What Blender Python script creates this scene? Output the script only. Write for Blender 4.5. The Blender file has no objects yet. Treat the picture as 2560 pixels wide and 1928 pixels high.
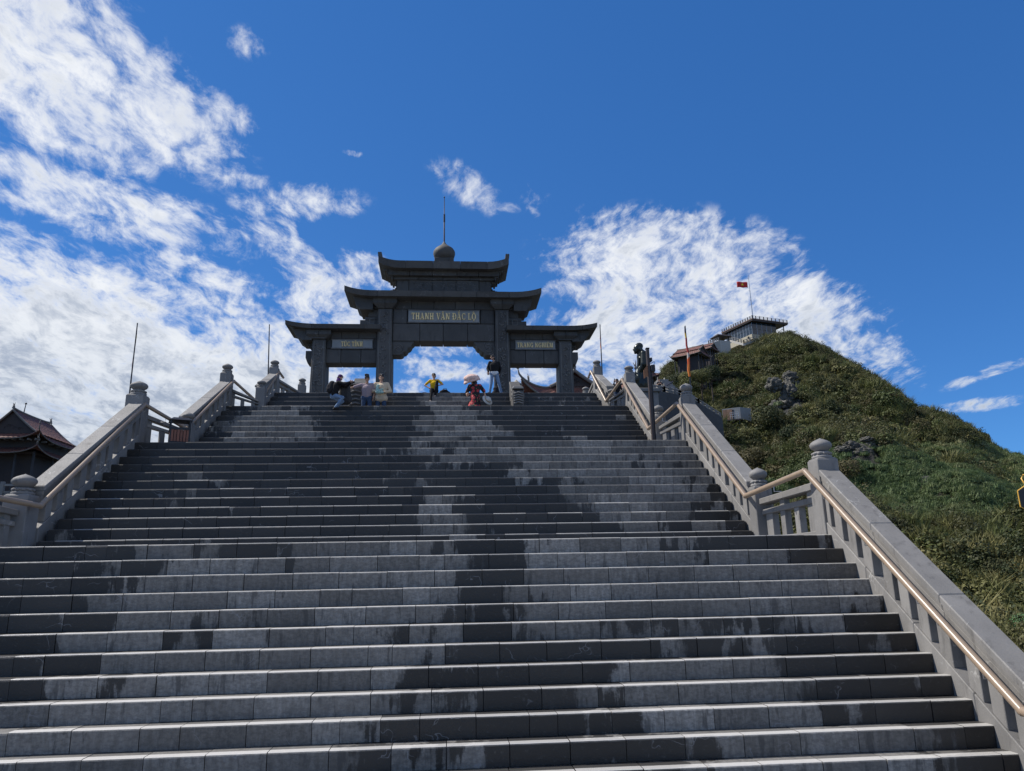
import bpy, bmesh, math, random
from mathutils import Vector, Matrix, noise
R = math.radians
random.seed(7)
SC = bpy.context.scene
COL = SC.collection

# ------------------------------------------------------------------ camera
FPX, PITCH, YAW, ROLL = 1897.94, 0.2542, 0.0861, -0.0202
CZ = 2.91
CAM = Vector((0, 0, CZ))
Fv = Vector((math.sin(YAW) * math.cos(PITCH), math.cos(YAW) * math.cos(PITCH), math.sin(PITCH)))
R0 = Vector((math.cos(YAW), -math.sin(YAW), 0)); U0 = R0.cross(Fv)
Rv = R0 * math.cos(ROLL) + U0 * math.sin(ROLL)
Uv = -R0 * math.sin(ROLL) + U0 * math.cos(ROLL)
cam = bpy.data.cameras.new('camera'); cam.sensor_width = 36; cam.lens = FPX / 2560 * 36
cam.clip_start = 0.1; cam.clip_end = 12000
co = bpy.data.objects.new('camera', cam); COL.objects.link(co)
co.matrix_world = Matrix(((Rv.x, Uv.x, -Fv.x, 0), (Rv.y, Uv.y, -Fv.y, 0), (Rv.z, Uv.z, -Fv.z, CZ), (0, 0, 0, 1)))
SC.camera = co

def ray(px, py): return Fv + Rv * ((px - 1280) / FPX) - Uv * ((py - 964) / FPX)
def at(px, py, Y): d = ray(px, py); return CAM + d * (Y / d.y)
def atx(px, py, X): d = ray(px, py); return CAM + d * (X / d.x)
def proj(P):
    d = Vector(P) - CAM; w = d.dot(Fv)
    return 1280 + FPX * d.dot(Rv) / w, 964 - FPX * d.dot(Uv) / w

# ------------------------------------------------------------------ light
SUN = Vector((-0.77, 0.24, 1.0)).normalized()
EXPO = 0.2
SUN_STRENGTH, SKY_STRENGTH = 5.0, 0.098
world = bpy.data.worlds.new('World'); SC.world = world; world.use_nodes = True
SC.view_settings.view_transform = 'Standard'; SC.view_settings.look = 'None'
SC.view_settings.exposure = EXPO; SC.view_settings.gamma = 1; SC.view_settings.use_curve_mapping = False
sl = bpy.data.lights.new('sun', 'SUN'); sl.energy = SUN_STRENGTH; sl.angle = R(0.53); sl.color = (1, .95, .87)
so = bpy.data.objects.new('sun', sl); COL.objects.link(so); so.location = (0, 0, 60)
so.rotation_euler = SUN.to_track_quat('Z', 'Y').to_euler()

class NT:
    """small helper round a node tree"""
    def __init__(s, tree): s.t = tree; s.n = tree.nodes; s.l = tree.links
    def new(s, typ, ins=None, **props):
        n = s.n.new(typ)
        for k, v in props.items(): setattr(n, k, v)
        if ins:
            for k, v in ins.items():
                sock = n.inputs[k]
                if isinstance(v, bpy.types.NodeSocket): s.l.new(v, sock)
                else: sock.default_value = v
        return n
    def math(s, op, a, b=0.0, c=None, clamp=False):
        n = s.new('ShaderNodeMath', {0: a, 1: b}, operation=op, use_clamp=clamp)
        if c is not None:
            if isinstance(c, bpy.types.NodeSocket): s.l.new(c, n.inputs[2])
            else: n.inputs[2].default_value = c
        return n.outputs[0]
    def vmath(s, op, a, b=(0, 0, 0)):
        n = s.new('ShaderNodeVectorMath', {0: a, 1: b}, operation=op); return n.outputs[0]
    def mix(s, f, a, b, typ='MIX'):
        n = s.new('ShaderNodeMix', data_type='RGBA', blend_type=typ)
        for i, v in ((0, f), (6, a), (7, b)):
            if isinstance(v, bpy.types.NodeSocket): s.l.new(v, n.inputs[i])
            else: n.inputs[i].default_value = v if i == 0 or len(v) == 4 else (*v, 1)
        return n.outputs[2]
    def rng(s, v, a, b, c=0.0, d=1.0, smooth=True):
        n = s.new('ShaderNodeMapRange', {0: v, 1: a, 2: b, 3: c, 4: d}, interpolation_type='SMOOTHSTEP' if smooth else 'LINEAR', clamp=True)
        return n.outputs[0]
    def noise(s, vec, scale, detail=6, rough=.55, dist=0.0):
        n = s.new('ShaderNodeTexNoise', {'Scale': scale, 'Detail': detail, 'Roughness': rough, 'Distortion': dist})
        if vec is not None: s.l.new(vec, n.inputs['Vector'])
        return n.outputs[0]
    def blob(s, vec, loc, scale, rot=0.0):
        m = s.new('ShaderNodeMapping', {0: vec, 1: loc, 2: (0, 0, rot), 3: scale}, vector_type='TEXTURE')
        g = s.new('ShaderNodeTexGradient', {0: m.outputs[0]}, gradient_type='SPHERICAL')
        return g.outputs[1]

def build_sky():
    T = NT(world.node_tree); T.n.clear()
    out = T.new('ShaderNodeOutputWorld')
    bg = T.new('ShaderNodeBackground'); T.l.new(bg.outputs[0], out.inputs[0])
    sky = T.new('ShaderNodeTexSky', sky_type='NISHITA', sun_disc=False)
    sky.sun_elevation = math.asin(SUN.z); sky.sun_rotation = math.atan2(SUN.x, SUN.y)
    sky.altitude = 3000; sky.air_density = 1.0; sky.dust_density = 0.25; sky.ozone_density = 3.0
    skyc = T.mix(1.0, sky.outputs[0], (0.62, 1.06, 1.34), 'MULTIPLY')
    skyc = T.mix(.38, skyc, (.16, 1.36, 5.1))
    tc = T.new('ShaderNodeTexCoord')
    d = T.vmath('NORMALIZE', tc.outputs['Generated'])
    sx = T.new('ShaderNodeSeparateXYZ', {0: d})
    x, y, z = sx.outputs
    az = T.math('ARCTAN2', x, y); el = T.math('ARCSINE', z)
    ae = T.new('ShaderNodeCombineXYZ', {0: az, 1: el}).outputs[0]
    # cloud layer seen in perspective: direction over height
    den = T.math('ADD', T.math('MAXIMUM', z, 0.0), 0.22)
    pl = T.new('ShaderNodeCombineXYZ', {0: T.math('DIVIDE', x, den), 1: T.math('DIVIDE', y, den), 2: 0.0}).outputs[0]
    w1 = T.new('ShaderNodeTexNoise', {'Vector': pl, 'Scale': 3.0, 'Detail': 4.0})
    warp = T.vmath('MULTIPLY', T.vmath('SUBTRACT', w1.outputs[1], (.5, .5, .5)), (.17, .17, 0))
    plw = T.vmath('ADD', pl, warp)
    st = T.new('ShaderNodeMapping', {0: plw, 2: (0, 0, R(-28)), 3: (1.35, .8, 1)}).outputs[0]
    n1 = T.noise(st, 3.4, 4, .55); n2 = T.noise(st, 11.0, 10, .66); n3 = T.noise(st, 30.0, 8, .64)
    nz = T.math('ADD', T.math('ADD', T.math('MULTIPLY', n1, .34), T.math('MULTIPLY', n2, .44)), T.math('MULTIPLY', n3, .22))
    blobs = []
    def B(px, py, rx, ry, rot=0, amp=1.0, plateau=1.7):
        v = ray(px * 1.1573, py * 1.1573).normalized()
        k = 1.1573 / FPX
        b = T.blob(ae, (math.atan2(v.x, v.y), math.asin(v.z), 0), (rx * k, ry * k, 1), R(rot))
        blobs.append(T.math('MULTIPLY', T.math('MINIMUM', T.math('MULTIPLY', b, plateau), 1.0), amp))
    B(60, 80, 400, 190, -22, 1.0); B(-80, -60, 420, 230, -10, .95); B(300, 190, 330, 125, -26, .92); B(80, 240, 300, 90, -14, .85); B(470, 225, 150, 50, -24, .62)
    B(140, 425, 460, 82, -7, .98); B(420, 470, 180, 46, -10, .68)
    B(60, 620, 600, 130, -7, 1.05); B(60, 860, 820, 260, 0, 1.5, 2.4); B(450, 690, 400, 90, -10, .86); B(430, 585, 200, 48, -14, .66)
    B(650, 440, 190, 52, 6, .80); B(605, 515, 170, 70, -52, .74); B(690, 600, 230, 80, -34, .76); B(730, 690, 240, 84, -20, .84); B(640, 780, 260, 84, -22, .9)
    B(1010, 403, 135, 55, -28, .56); B(1090, 447, 80, 20, -10, .42); B(1163, 437, 66, 48, -50, .50)
    B(1440, 590, 380, 165, -8, 1.0); B(1640, 640, 360, 130, -30, .95); B(1330, 730, 330, 115, 4, .92); B(1800, 730, 250, 78, -32, .80); B(1400, 475, 240, 44, -8, .55); B(1190, 570, 90, 50, 0, .55)
    B(960, 798, 190, 32, -6, .76); B(960, 755, 150, 30, 0, .52); B(1150, 800, 190, 46, 0, .62); B(1500, 790, 420, 100, 0, .9); B(880, 838, 70, 30, 0, .6)
    B(2140, 803, 110, 17, 14, .62); B(2120, 874, 100, 18, 0, .64); B(762, 331, 36, 11, 0, .5); B(535, 92, 70, 44, 0, .46); B(530, 392, 90, 28, 0, .62); B(800, 585, 110, 50, -20, .68)
    cov = blobs[0]
    for b in blobs[1:]:
        n = T.new('ShaderNodeMath', {0: cov, 1: b, 2: .06}, operation='SMOOTH_MAX'); cov = n.outputs[0]
    # elsewhere in the sky the same broken cloud goes on
    far = T.rng(T.math('ABSOLUTE', T.math('SUBTRACT', az, YAW)), .72, 1.0)
    high = T.rng(el, .80, 1.0)
    gen = T.math('MULTIPLY', T.rng(T.noise(pl, .9, 3, .5), .44, .62), T.math('MAXIMUM', far, high))
    cov = T.math('ADD', cov, gen)
    cov = T.math('MINIMUM', cov, 1.45)
    n4 = T.noise(st, 21.0, 8, .66)
    nzz = T.math('ADD', T.math('MULTIPLY', nz, .8), T.math('MULTIPLY', n4, .2))
    dens = T.math('ADD', T.math('MULTIPLY', T.math('SUBTRACT', nzz, .5), 3.6), T.math('MULTIPLY', cov, .60))
    alpha = T.rng(dens, .15, .80)
    alpha = T.math('MULTIPLY', alpha, T.rng(cov, .08, .42))
    tex = T.noise(st, 7.0, 9, .6)
    lowgrey = T.rng(el, .40, .12)
    thick = T.rng(dens, .45, 1.0)
    shade = T.math('MULTIPLY', T.math('MULTIPLY', thick, T.rng(T.math('ADD', T.math('MULTIPLY', tex, .6), T.math('MULTIPLY', n4, .4)), .40, .62)), T.math('ADD', .62, T.math('MULTIPLY', lowgrey, .38)))
    lit = T.mix(lowgrey, (8.3, 8.5, 8.8), (6.0, 6.5, 7.2))
    cc = T.mix(shade, lit, (2.9, 3.5, 4.6))
    fin = T.mix(T.math('MULTIPLY', alpha, .97), skyc, cc)
    T.l.new(fin, bg.inputs[0]); bg.inputs[1].default_value = SKY_STRENGTH
build_sky()

# ------------------------------------------------------------------ materials
def mat(name, col, rough=.7, metal=0.0, var=.25, nscale=3.0, bump=.15, bscale=30.0, spec=.5, rand=.12, col2=None):
    m = bpy.data.materials.new(name); m.use_nodes = True
    T = NT(m.node_tree); bs = T.n['Principled BSDF']
    tc = T.new('ShaderNodeNewGeometry'); P = tc.outputs['Position']
    n = T.noise(P, nscale, 8, .6)
    oi = T.new('ShaderNodeObjectInfo')
    v = T.math('ADD', T.math('MULTIPLY', T.math('SUBTRACT', n, .5), var * 2), T.math('MULTIPLY', T.math('SUBTRACT', oi.outputs['Random'], .5), rand * 2))
    if col2 is None:
        hs = T.mix(1.0, (*col, 1), (1, 1, 1, 1), 'MULTIPLY')
        bc = T.new('ShaderNodeHueSaturation', {'Color': (*col, 1), 'Value': T.math('ADD', 1.0, v)}).outputs[0]
    else:
        f = T.rng(T.math('ADD', n, T.math('MULTIPLY', T.math('SUBTRACT', oi.outputs['Random'], .5), rand)), .35, .65)
        bc = T.new('ShaderNodeHueSaturation', {'Color': T.mix(f, col, col2), 'Value': T.math('ADD', 1.0, v)}).outputs[0]
    T.l.new(bc, bs.inputs['Base Color'])
    bs.inputs['Roughness'].default_value = rough; bs.inputs['Metallic'].default_value = metal
    bs.inputs['Specular IOR Level'].default_value = spec
    if bump:
        b = T.new('ShaderNodeBump', {'Strength': bump, 'Distance': .02, 'Height': T.noise(P, bscale, 6, .65)})
        T.l.new(b.outputs[0], bs.inputs['Normal'])
    m['T'] = 0
    return m

def step_material(light):
    m = bpy.data.materials.new('weathered_step_stone'); m.use_nodes = True
    T = NT(m.node_tree); bs = T.n['Principled BSDF']
    P = T.new('ShaderNodeNewGeometry').outputs['Position']
    isl = T.new('ShaderNodeNewGeometry').outputs['Random Per Island']
    oi = T.new('ShaderNodeObjectInfo').outputs['Random']
    rnd = T.math('FRACT', T.math('ADD', T.math('MULTIPLY', isl, 7.31), oi))
    rnd2 = T.math('FRACT', T.math('MULTIPLY', rnd, 13.7))
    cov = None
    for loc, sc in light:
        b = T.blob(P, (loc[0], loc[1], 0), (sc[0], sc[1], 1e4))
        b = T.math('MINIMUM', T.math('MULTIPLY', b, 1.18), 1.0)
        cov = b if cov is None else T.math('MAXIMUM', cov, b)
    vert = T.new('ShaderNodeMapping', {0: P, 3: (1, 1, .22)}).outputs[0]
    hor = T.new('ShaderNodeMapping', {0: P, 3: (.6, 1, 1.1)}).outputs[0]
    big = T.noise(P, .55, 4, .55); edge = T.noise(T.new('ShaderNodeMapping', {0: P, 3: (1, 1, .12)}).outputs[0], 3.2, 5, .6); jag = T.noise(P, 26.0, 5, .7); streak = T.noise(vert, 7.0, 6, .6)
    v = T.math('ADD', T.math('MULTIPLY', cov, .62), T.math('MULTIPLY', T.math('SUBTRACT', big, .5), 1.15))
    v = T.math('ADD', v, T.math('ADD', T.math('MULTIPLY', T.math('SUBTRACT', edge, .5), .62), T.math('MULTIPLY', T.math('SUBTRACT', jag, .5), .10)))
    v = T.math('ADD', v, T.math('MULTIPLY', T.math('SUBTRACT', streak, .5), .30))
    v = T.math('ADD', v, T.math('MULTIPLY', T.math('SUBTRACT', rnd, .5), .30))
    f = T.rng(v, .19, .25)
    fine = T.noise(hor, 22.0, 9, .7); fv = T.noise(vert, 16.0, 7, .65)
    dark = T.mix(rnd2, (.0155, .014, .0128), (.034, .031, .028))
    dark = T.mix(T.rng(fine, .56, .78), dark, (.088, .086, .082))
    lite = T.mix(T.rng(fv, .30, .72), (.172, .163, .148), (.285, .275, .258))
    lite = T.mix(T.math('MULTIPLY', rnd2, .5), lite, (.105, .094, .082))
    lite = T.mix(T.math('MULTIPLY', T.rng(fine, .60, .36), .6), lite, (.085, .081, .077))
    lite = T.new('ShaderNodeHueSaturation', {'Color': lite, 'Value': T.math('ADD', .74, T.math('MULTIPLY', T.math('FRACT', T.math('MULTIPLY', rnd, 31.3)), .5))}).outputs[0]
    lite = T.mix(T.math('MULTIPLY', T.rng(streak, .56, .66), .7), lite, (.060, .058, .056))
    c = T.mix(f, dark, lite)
    # thin pale scratches and mineral veins
    wv = T.new('ShaderNodeTexVoronoi', {'Vector': T.vmath('ADD', hor, T.vmath('MULTIPLY', T.new('ShaderNodeTexNoise', {'Vector': P, 'Scale': 3.0}).outputs[1], (.6, .6, .6))), 'Scale': 1.7}, feature='DISTANCE_TO_EDGE')
    vein = T.math('MULTIPLY', T.rng(wv.outputs[0], .012, .003), T.rng(T.noise(P, 1.9, 3), .56, .64))
    c = T.mix(T.math('MULTIPLY', vein, .55), c, (.24, .24, .25))
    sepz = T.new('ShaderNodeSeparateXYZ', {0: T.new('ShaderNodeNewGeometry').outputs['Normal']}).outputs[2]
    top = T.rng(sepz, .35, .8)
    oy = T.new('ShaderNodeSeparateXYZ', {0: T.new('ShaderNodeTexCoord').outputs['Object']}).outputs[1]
    lit_front = T.rng(T.math('ADD', oy, T.math('MULTIPLY', T.math('SUBTRACT', fine, .5), .03)), .185, .16)
    c = T.mix(top, c, T.mix(lit_front, T.mix(.6, (.09, .088, .085), c), T.mix(.2, (.52, .505, .48), c)))   # sunlit strip painted pale on tread fronts, rears darkened like riser shade
    T.l.new(c, bs.inputs['Base Color'])
    rg = T.rng(T.math('ADD', f, T.math('MULTIPLY', fine, .4)), 0, 1.4, .46, .78)
    T.l.new(T.math('SUBTRACT', rg, T.math('MULTIPLY', top, .12)), bs.inputs['Roughness'])
    b = T.new('ShaderNodeBump', {'Strength': .38, 'Distance': .014, 'Height': T.math('ADD', fine, T.math('MULTIPLY', T.noise(P, 60, 5, .6), .5))})
    T.l.new(b.outputs[0], bs.inputs['Normal'])
    return m

M = {}
def stained_stone(name, base, dark, pale, rv=.28):
    m = bpy.data.materials.new(name); m.use_nodes = True
    T = NT(m.node_tree); bs = T.n['Principled BSDF']; P = T.new('ShaderNodeNewGeometry').outputs['Position']
    rnd = T.new('ShaderNodeObjectInfo').outputs['Random']
    vert = T.new('ShaderNodeMapping', {0: P, 3: (1, 1, .25)}).outputs[0]
    n = T.noise(P, 1.6, 8, .62); st = T.noise(vert, 5.0, 8, .66); fine = T.noise(P, 38.0, 8, .7)
    c = T.mix(T.rng(n, .36, .66), base, tuple(v * 1.22 for v in base))
    c = T.mix(T.math('MULTIPLY', T.rng(st, .52, .70), .6), c, dark)
    c = T.mix(T.math('MULTIPLY', T.rng(fine, .56, .75), .35), c, dark)
    wp = T.vmath('ADD', P, T.vmath('MULTIPLY', T.new('ShaderNodeTexNoise', {'Vector': P, 'Scale': 4.0, 'Detail': 5.0}).outputs[1], (.45, .45, .45)))
    vo = T.new('ShaderNodeTexVoronoi', {'Vector': wp, 'Scale': 2.6}, feature='DISTANCE_TO_EDGE').outputs[0]
    vein = T.math('MULTIPLY', T.rng(vo, .030, .006), T.rng(T.noise(P, 1.1, 4), .57, .66))
    c = T.mix(T.math('MULTIPLY', vein, .75), c, pale)
    c = T.new('ShaderNodeHueSaturation', {'Color': c, 'Value': T.math('ADD', 1.0 - rv / 2, T.math('MULTIPLY', rnd, rv))}).outputs[0]
    T.l.new(c, bs.inputs['Base Color']); T.l.new(T.rng(fine, .3, .7, .6, .85), bs.inputs['Roughness'])
    b = T.new('ShaderNodeBump', {'Strength': .35, 'Distance': .012, 'Height': T.math('ADD', fine, n)}); T.l.new(b.outputs[0], bs.inputs['Normal'])
    return m
M['rail_stone'] = stained_stone('grey_balustrade_stone', (.180, .172, .163), (.076, .072, .068), (.42, .41, .39))
M['post_stone'] = stained_stone('grey_post_stone', (.162, .156, .150), (.066, .064, .062), (.34, .33, .31))
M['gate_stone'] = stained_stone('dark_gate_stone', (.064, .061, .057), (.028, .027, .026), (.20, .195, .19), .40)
M['gate_carving'] = stained_stone('carved_gate_stone', (.135, .130, .124), (.06, .058, .056), (.24, .235, .23), .2)
M['plaque'] = mat('grey_plaque_stone', (.27, .275, .27), .6, var=.45, nscale=3, bump=.15, rand=.05)
M['gold'] = mat('gilded_letters', (1.0, .76, .36), .45, metal=.0, var=.1, bump=0, rand=.06)
M['wood_rail'] = mat('varnished_wood_rail', (.27, .20, .14), .32, var=.2, nscale=9, bump=.08, bscale=60, rand=.05)
M['steel'] = mat('galvanised_steel', (.45, .46, .48), .4, metal=.8, var=.1, bump=0)
M['black_metal'] = mat('black_painted_metal', (.012, .012, .014), .45, var=.1, bump=0)
M['dark_iron'] = mat('dark_brown_iron', (.035, .024, .022), .5, var=.3, bump=.05)
M['bin_wood'] = mat('red_brown_slat_wood', (.20, .075, .045), .55, var=.25, nscale=12, bump=.1, rand=.14)
M['tile'] = None
M['timber'] = mat('dark_temple_timber', (.040, .028, .024), .7, var=.3, bump=.1)
M['ridge_stone'] = mat('weathered_ridge_plaster', (.17, .155, .14), .8, var=.4, nscale=6, bump=.3)
M['bronze'] = mat('dark_green_bronze', (.030, .036, .034), .30, metal=.6, var=.4, nscale=4, bump=.12, bscale=18, rand=0)
M['bark'] = mat('bark', (.07, .055, .045), .9, bump=.3)
M['white_wall'] = mat('pale_plaster', (.36, .35, .33), .8, var=.2, bump=.1)
M['dark_wall'] = mat('dark_retaining_stone', (.05, .051, .056), .85, var=.35, nscale=3, bump=.3, bscale=10, rand=.2)
M['paving'] = mat('paving', (.20, .20, .205), .8, var=.25, nscale=2, bump=.2)
M['skin'] = mat('skin', (.42, .24, .16), .55, var=.08, nscale=20, bump=.03, rand=.1)
M['hair'] = mat('black_hair', (.010, .008, .008), .5, var=.2, nscale=60, bump=.3, bscale=120, rand=0)
def cloth(name, c, rough=.85, col2=None): return mat(name, c, rough, var=.16, nscale=14, bump=.25, bscale=24, spec=.2, rand=.0, col2=col2)

def tile_material():
    m = bpy.data.materials.new('red_clay_roof_tile'); m.use_nodes = True
    T = NT(m.node_tree); bs = T.n['Principled BSDF']
    P = T.new('ShaderNodeNewGeometry').outputs['Position']
    n = T.noise(P, 2.5, 8, .65); n2 = T.noise(P, 14, 6, .7)
    c = T.mix(T.rng(n, .35, .68), (.135, .046, .032), (.075, .034, .030))
    c = T.mix(T.rng(n2, .52, .72), c, (.24, .105, .062))
    T.l.new(c, bs.inputs['Base Color']); bs.inputs['Roughness'].default_value = .7
    vo = T.new('ShaderNodeTexVoronoi', {'Vector': T.new('ShaderNodeMapping', {0: P, 3: (6, 6, 9)}).outputs[0], 'Scale': 1.0})
    b = T.new('ShaderNodeBump', {'Strength': .8, 'Distance': .05, 'Height': vo.outputs[0]})
    T.l.new(b.outputs[0], bs.inputs['Normal']); return m
M['tile'] = tile_material()

def glass_material():
    m = bpy.data.materials.new('blue_tinted_glass'); m.use_nodes = True
    T = NT(m.node_tree); bs = T.n['Principled BSDF']
    oi = T.new('ShaderNodeObjectInfo').outputs['Random']
    T.l.new(T.mix(oi, (.012, .024, .042), (.03, .05, .075)), bs.inputs['Base Color'])
    bs.inputs['Roughness'].default_value = .05; bs.inputs['Specular IOR Level'].default_value = .45
    return m
M['glass'] = glass_material()

def leaf_material(name, a, b, c, trans=.25):
    m = bpy.data.materials.new(name); m.use_nodes = True
    T = NT(m.node_tree); bs = T.n['Principled BSDF']
    oi = T.new('ShaderNodeObjectInfo'); P = T.new('ShaderNodeNewGeometry')
    isl = P.outputs['Random Per Island']
    big = T.noise(oi.outputs['Location'], .05, 4, .6)
    col = T.mix(oi.outputs['Random'], a, b)
    col = T.mix(T.rng(big, .42, .62), col, c)
    col = T.new('ShaderNodeHueSaturation', {'Color': col, 'Value': T.math('ADD', .72, T.math('MULTIPLY', isl, .6))}).outputs[0]
    T.l.new(col, bs.inputs['Base Color']); bs.inputs['Roughness'].default_value = .6; bs.inputs['Specular IOR Level'].default_value = .25
    tr = T.new('ShaderNodeBsdfTranslucent', {0: col})
    mx = T.new('ShaderNodeMixShader', {0: trans, 1: bs.outputs[0], 2: tr.outputs[0]})
    T.l.new(mx.outputs[0], T.n['Material Output'].inputs[0]); return m
M['leaf'] = leaf_material('olive_shrub_leaves', (.090, .104, .032), (.190, .170, .070), (.068, .088, .030))
M['leaf_dark'] = leaf_material('dark_shrub_leaves', (.028, .042, .015), (.074, .080, .034), (.104, .090, .042))
M['grass'] = leaf_material('hill_grass', (.105, .150, .054), (.170, .172, .078), (.088, .130, .052))
M['mint_leaf'] = leaf_material('fresh_green_leaves', (.10, .22, .09), (.13, .26, .11), (.09, .20, .08))

def terrain_material():
    m = bpy.data.materials.new('hillside_soil_and_rock'); m.use_nodes = True
    T = NT(m.node_tree); bs = T.n['Principled BSDF']
    P = T.new('ShaderNodeNewGeometry').outputs['Position']
    rock = T.new('ShaderNodeAttribute', attribute_name='rock').outputs['Fac']
    n = T.noise(P, .35, 8, .65); n2 = T.noise(P, 1.7, 8, .7)
    soil = T.mix(n, (.040, .040, .018), (.085, .075, .035))
    st = T.new('ShaderNodeMapping', {0: P, 2: (R(25), 0, 0), 3: (.6, .6, 2.2)}).outputs[0]
    rk = T.mix(T.rng(T.noise(st, 1.1, 10, .8), .36, .68), (.026, .026, .023), (.15, .145, .135))
    f = T.rng(T.math('ADD', rock, T.math('MULTIPLY', T.math('SUBTRACT', n2, .5), .8)), .42, .58)
    T.l.new(T.mix(f, soil, rk), bs.inputs['Base Color']); bs.inputs['Roughness'].default_value = .9
    b = T.new('ShaderNodeBump', {'Strength': 1.0, 'Distance': 1.2, 'Height': T.noise(st, 1.6, 10, .75)})
    T.l.new(b.outputs[0], bs.inputs['Normal']); return m
M['terrain'] = terrain_material()

# ------------------------------------------------------------------ mesh helpers
def link(name, me, m, parent=None):
    o = bpy.data.objects.new(name, me); COL.objects.link(o)
    if m is not None and not me.materials: me.materials.append(m)
    if parent is not None: o.parent = parent
    return o
def tag(o, label=None, cat=None, group=None, kind=None):
    if label: o['label'] = label
    if cat: o['category'] = cat
    if group: o['group'] = group
    if kind: o['kind'] = kind
    return o
def empty(name, label=None, cat=None, group=None, kind=None):
    o = bpy.data.objects.new(name, None); COL.objects.link(o); o.empty_display_size = .2
    return tag(o, label, cat, group, kind)

class MB:
    def __init__(s): s.v = []; s.f = []; s.sm = []
    def add(s, vs, fs, smooth=False):
        b = len(s.v); s.v += [tuple(v) for v in vs]
        for f in fs: s.f.append(tuple(b + i for i in f)); s.sm.append(smooth)
        return s
    def hexa(s, p):   # 8 points: bottom 4 ccw, top 4 ccw
        return s.add(p, [(3, 2, 1, 0), (4, 5, 6, 7), (0, 1, 5, 4), (1, 2, 6, 5), (2, 3, 7, 6), (3, 0, 4, 7)])
    def box(s, x0, x1, y0, y1, z0, z1):
        return s.hexa([(x0, y0, z0), (x1, y0, z0), (x1, y1, z0), (x0, y1, z0), (x0, y0, z1), (x1, y0, z1), (x1, y1, z1), (x0, y1, z1)])
    def prism(s, poly, a0, a1, axis='y'):
        n = len(poly); P = []
        for a in (a0, a1):
            for p in poly:
                P.append({'y': (p[0], a, p[1]), 'x': (a, p[0], p[1]), 'z': (p[0], p[1], a)}[axis])
        return s.add(P, [tuple(range(n - 1, -1, -1)), tuple(range(n, 2 * n))] + [(i, (i + 1) % n, n + (i + 1) % n, n + i) for i in range(n)])
    def tube(s, pts, rad, seg=10, cap=True, smooth=True):
        pts = [Vector(p) for p in pts]; n = len(pts)
        if not hasattr(rad, '__len__'): rad = [rad] * n
        up = Vector((0, 0, 1)); rings = []
        for i, p in enumerate(pts):
            a = pts[max(i - 1, 0)]; b = pts[min(i + 1, n - 1)]
            d = (b - a).normalized()
            if 0 < i < n - 1:   # mitre
                d1 = (p - a).normalized(); d2 = (b - p).normalized(); d = (d1 + d2).normalized()
            u = up if abs(d.z) < .95 else Vector((1, 0, 0))
            e1 = d.cross(u).normalized(); e2 = e1.cross(d)
            rings.append([p + (e1 * math.cos(2 * math.pi * k / seg) + e2 * math.sin(2 * math.pi * k / seg)) * rad[i] for k in range(seg)])
        V = [v for r in rings for v in r]; Fs = []
        for i in range(n - 1):
            for k in range(seg): Fs.append((i * seg + k, i * seg + (k + 1) % seg, (i + 1) * seg + (k + 1) % seg, (i + 1) * seg + k))
        s.add(V, Fs, smooth)
        if cap:
            s.add(rings[0], [tuple(range(seg - 1, -1, -1))]); s.add(rings[-1], [tuple(range(seg))])
        return s
    def lathe(s, prof, c, seg=20):
        V = []; Fs = []; n = len(prof)
        for r, z in prof:
            for k in range(seg):
                a = 2 * math.pi * k / seg; V.append((c[0] + max(r, .001) * math.cos(a), c[1] + max(r, .001) * math.sin(a), c[2] + z))
        for i in range(n - 1):
            for k in range(seg): Fs.append((i * seg + k, i * seg + (k + 1) % seg, (i + 1) * seg + (k + 1) % seg, (i + 1) * seg + k))
        s.add(V, Fs, True)
        s.add(V[:seg], [tuple(range(seg - 1, -1, -1))]); s.add(V[-seg:], [tuple(range(seg))])
        return s
    def grid(s, P, smooth=True):   # P[i][j] points
        n, m = len(P), len(P[0])
        return s.add([p for r in P for p in r], [(i * m + j, i * m + j + 1, (i + 1) * m + j + 1, (i + 1) * m + j) for i in range(n - 1) for j in range(m - 1)], smooth)
    def blob(s, c, r, rot=None, sub=2):
        bm = bmesh.new(); bmesh.ops.create_icosphere(bm, subdivisions=sub, radius=1)
        Mx = rot or Matrix.Identity(3)
        vs = [Vector(c) + Mx @ Vector((v.co.x * r[0], v.co.y * r[1], v.co.z * r[2])) for v in bm.verts]
        fs = [tuple(v.index for v in f.verts) for f in bm.faces]; bm.free()
        return s.add(vs, fs, True)
    def cap(s, a, b, ra, rb):      # tapered capsule
        a, b = Vector(a), Vector(b); bm = bmesh.new()
        for c, r in ((a, ra), (b, rb)):
            for v in SPH: bm.verts.new(c + v * r)
        g = bmesh.ops.convex_hull(bm, input=bm.verts)
        bmesh.ops.delete(bm, geom=list(set(g['geom_interior'] + g['geom_unused']) & set(bm.verts)), context='VERTS')
        bm.verts.index_update(); bm.verts.ensure_lookup_table()
        s.add([v.co.copy() for v in bm.verts], [tuple(v.index for v in f.verts) for f in bm.faces], True); bm.free()
        return s
    def mesh(s, name, bevel=0):
        me = bpy.data.meshes.new(name); me.from_pydata(s.v, [], s.f)
        me.polygons.foreach_set('use_smooth', s.sm); me.update()
        if bevel:
            bm = bmesh.new(); bm.from_mesh(me)
            bmesh.ops.bevel(bm, geom=[e for e in bm.edges if len(e.link_faces) == 2 and e.calc_face_angle(0) > .5], offset=bevel, segments=1, affect='EDGES', profile=.5)
            bm.to_mesh(me); bm.free()
        return me
    def build(s, name, m, parent=None, bevel=0):
        return link(name, s.mesh(name, bevel), m, parent)
_b = bmesh.new(); bmesh.ops.create_icosphere(_b, subdivisions=2, radius=1); SPH = [v.co.copy() for v in _b.verts]; _b.free()

def lerp(a, b, t): return a + (b - a) * t

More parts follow.
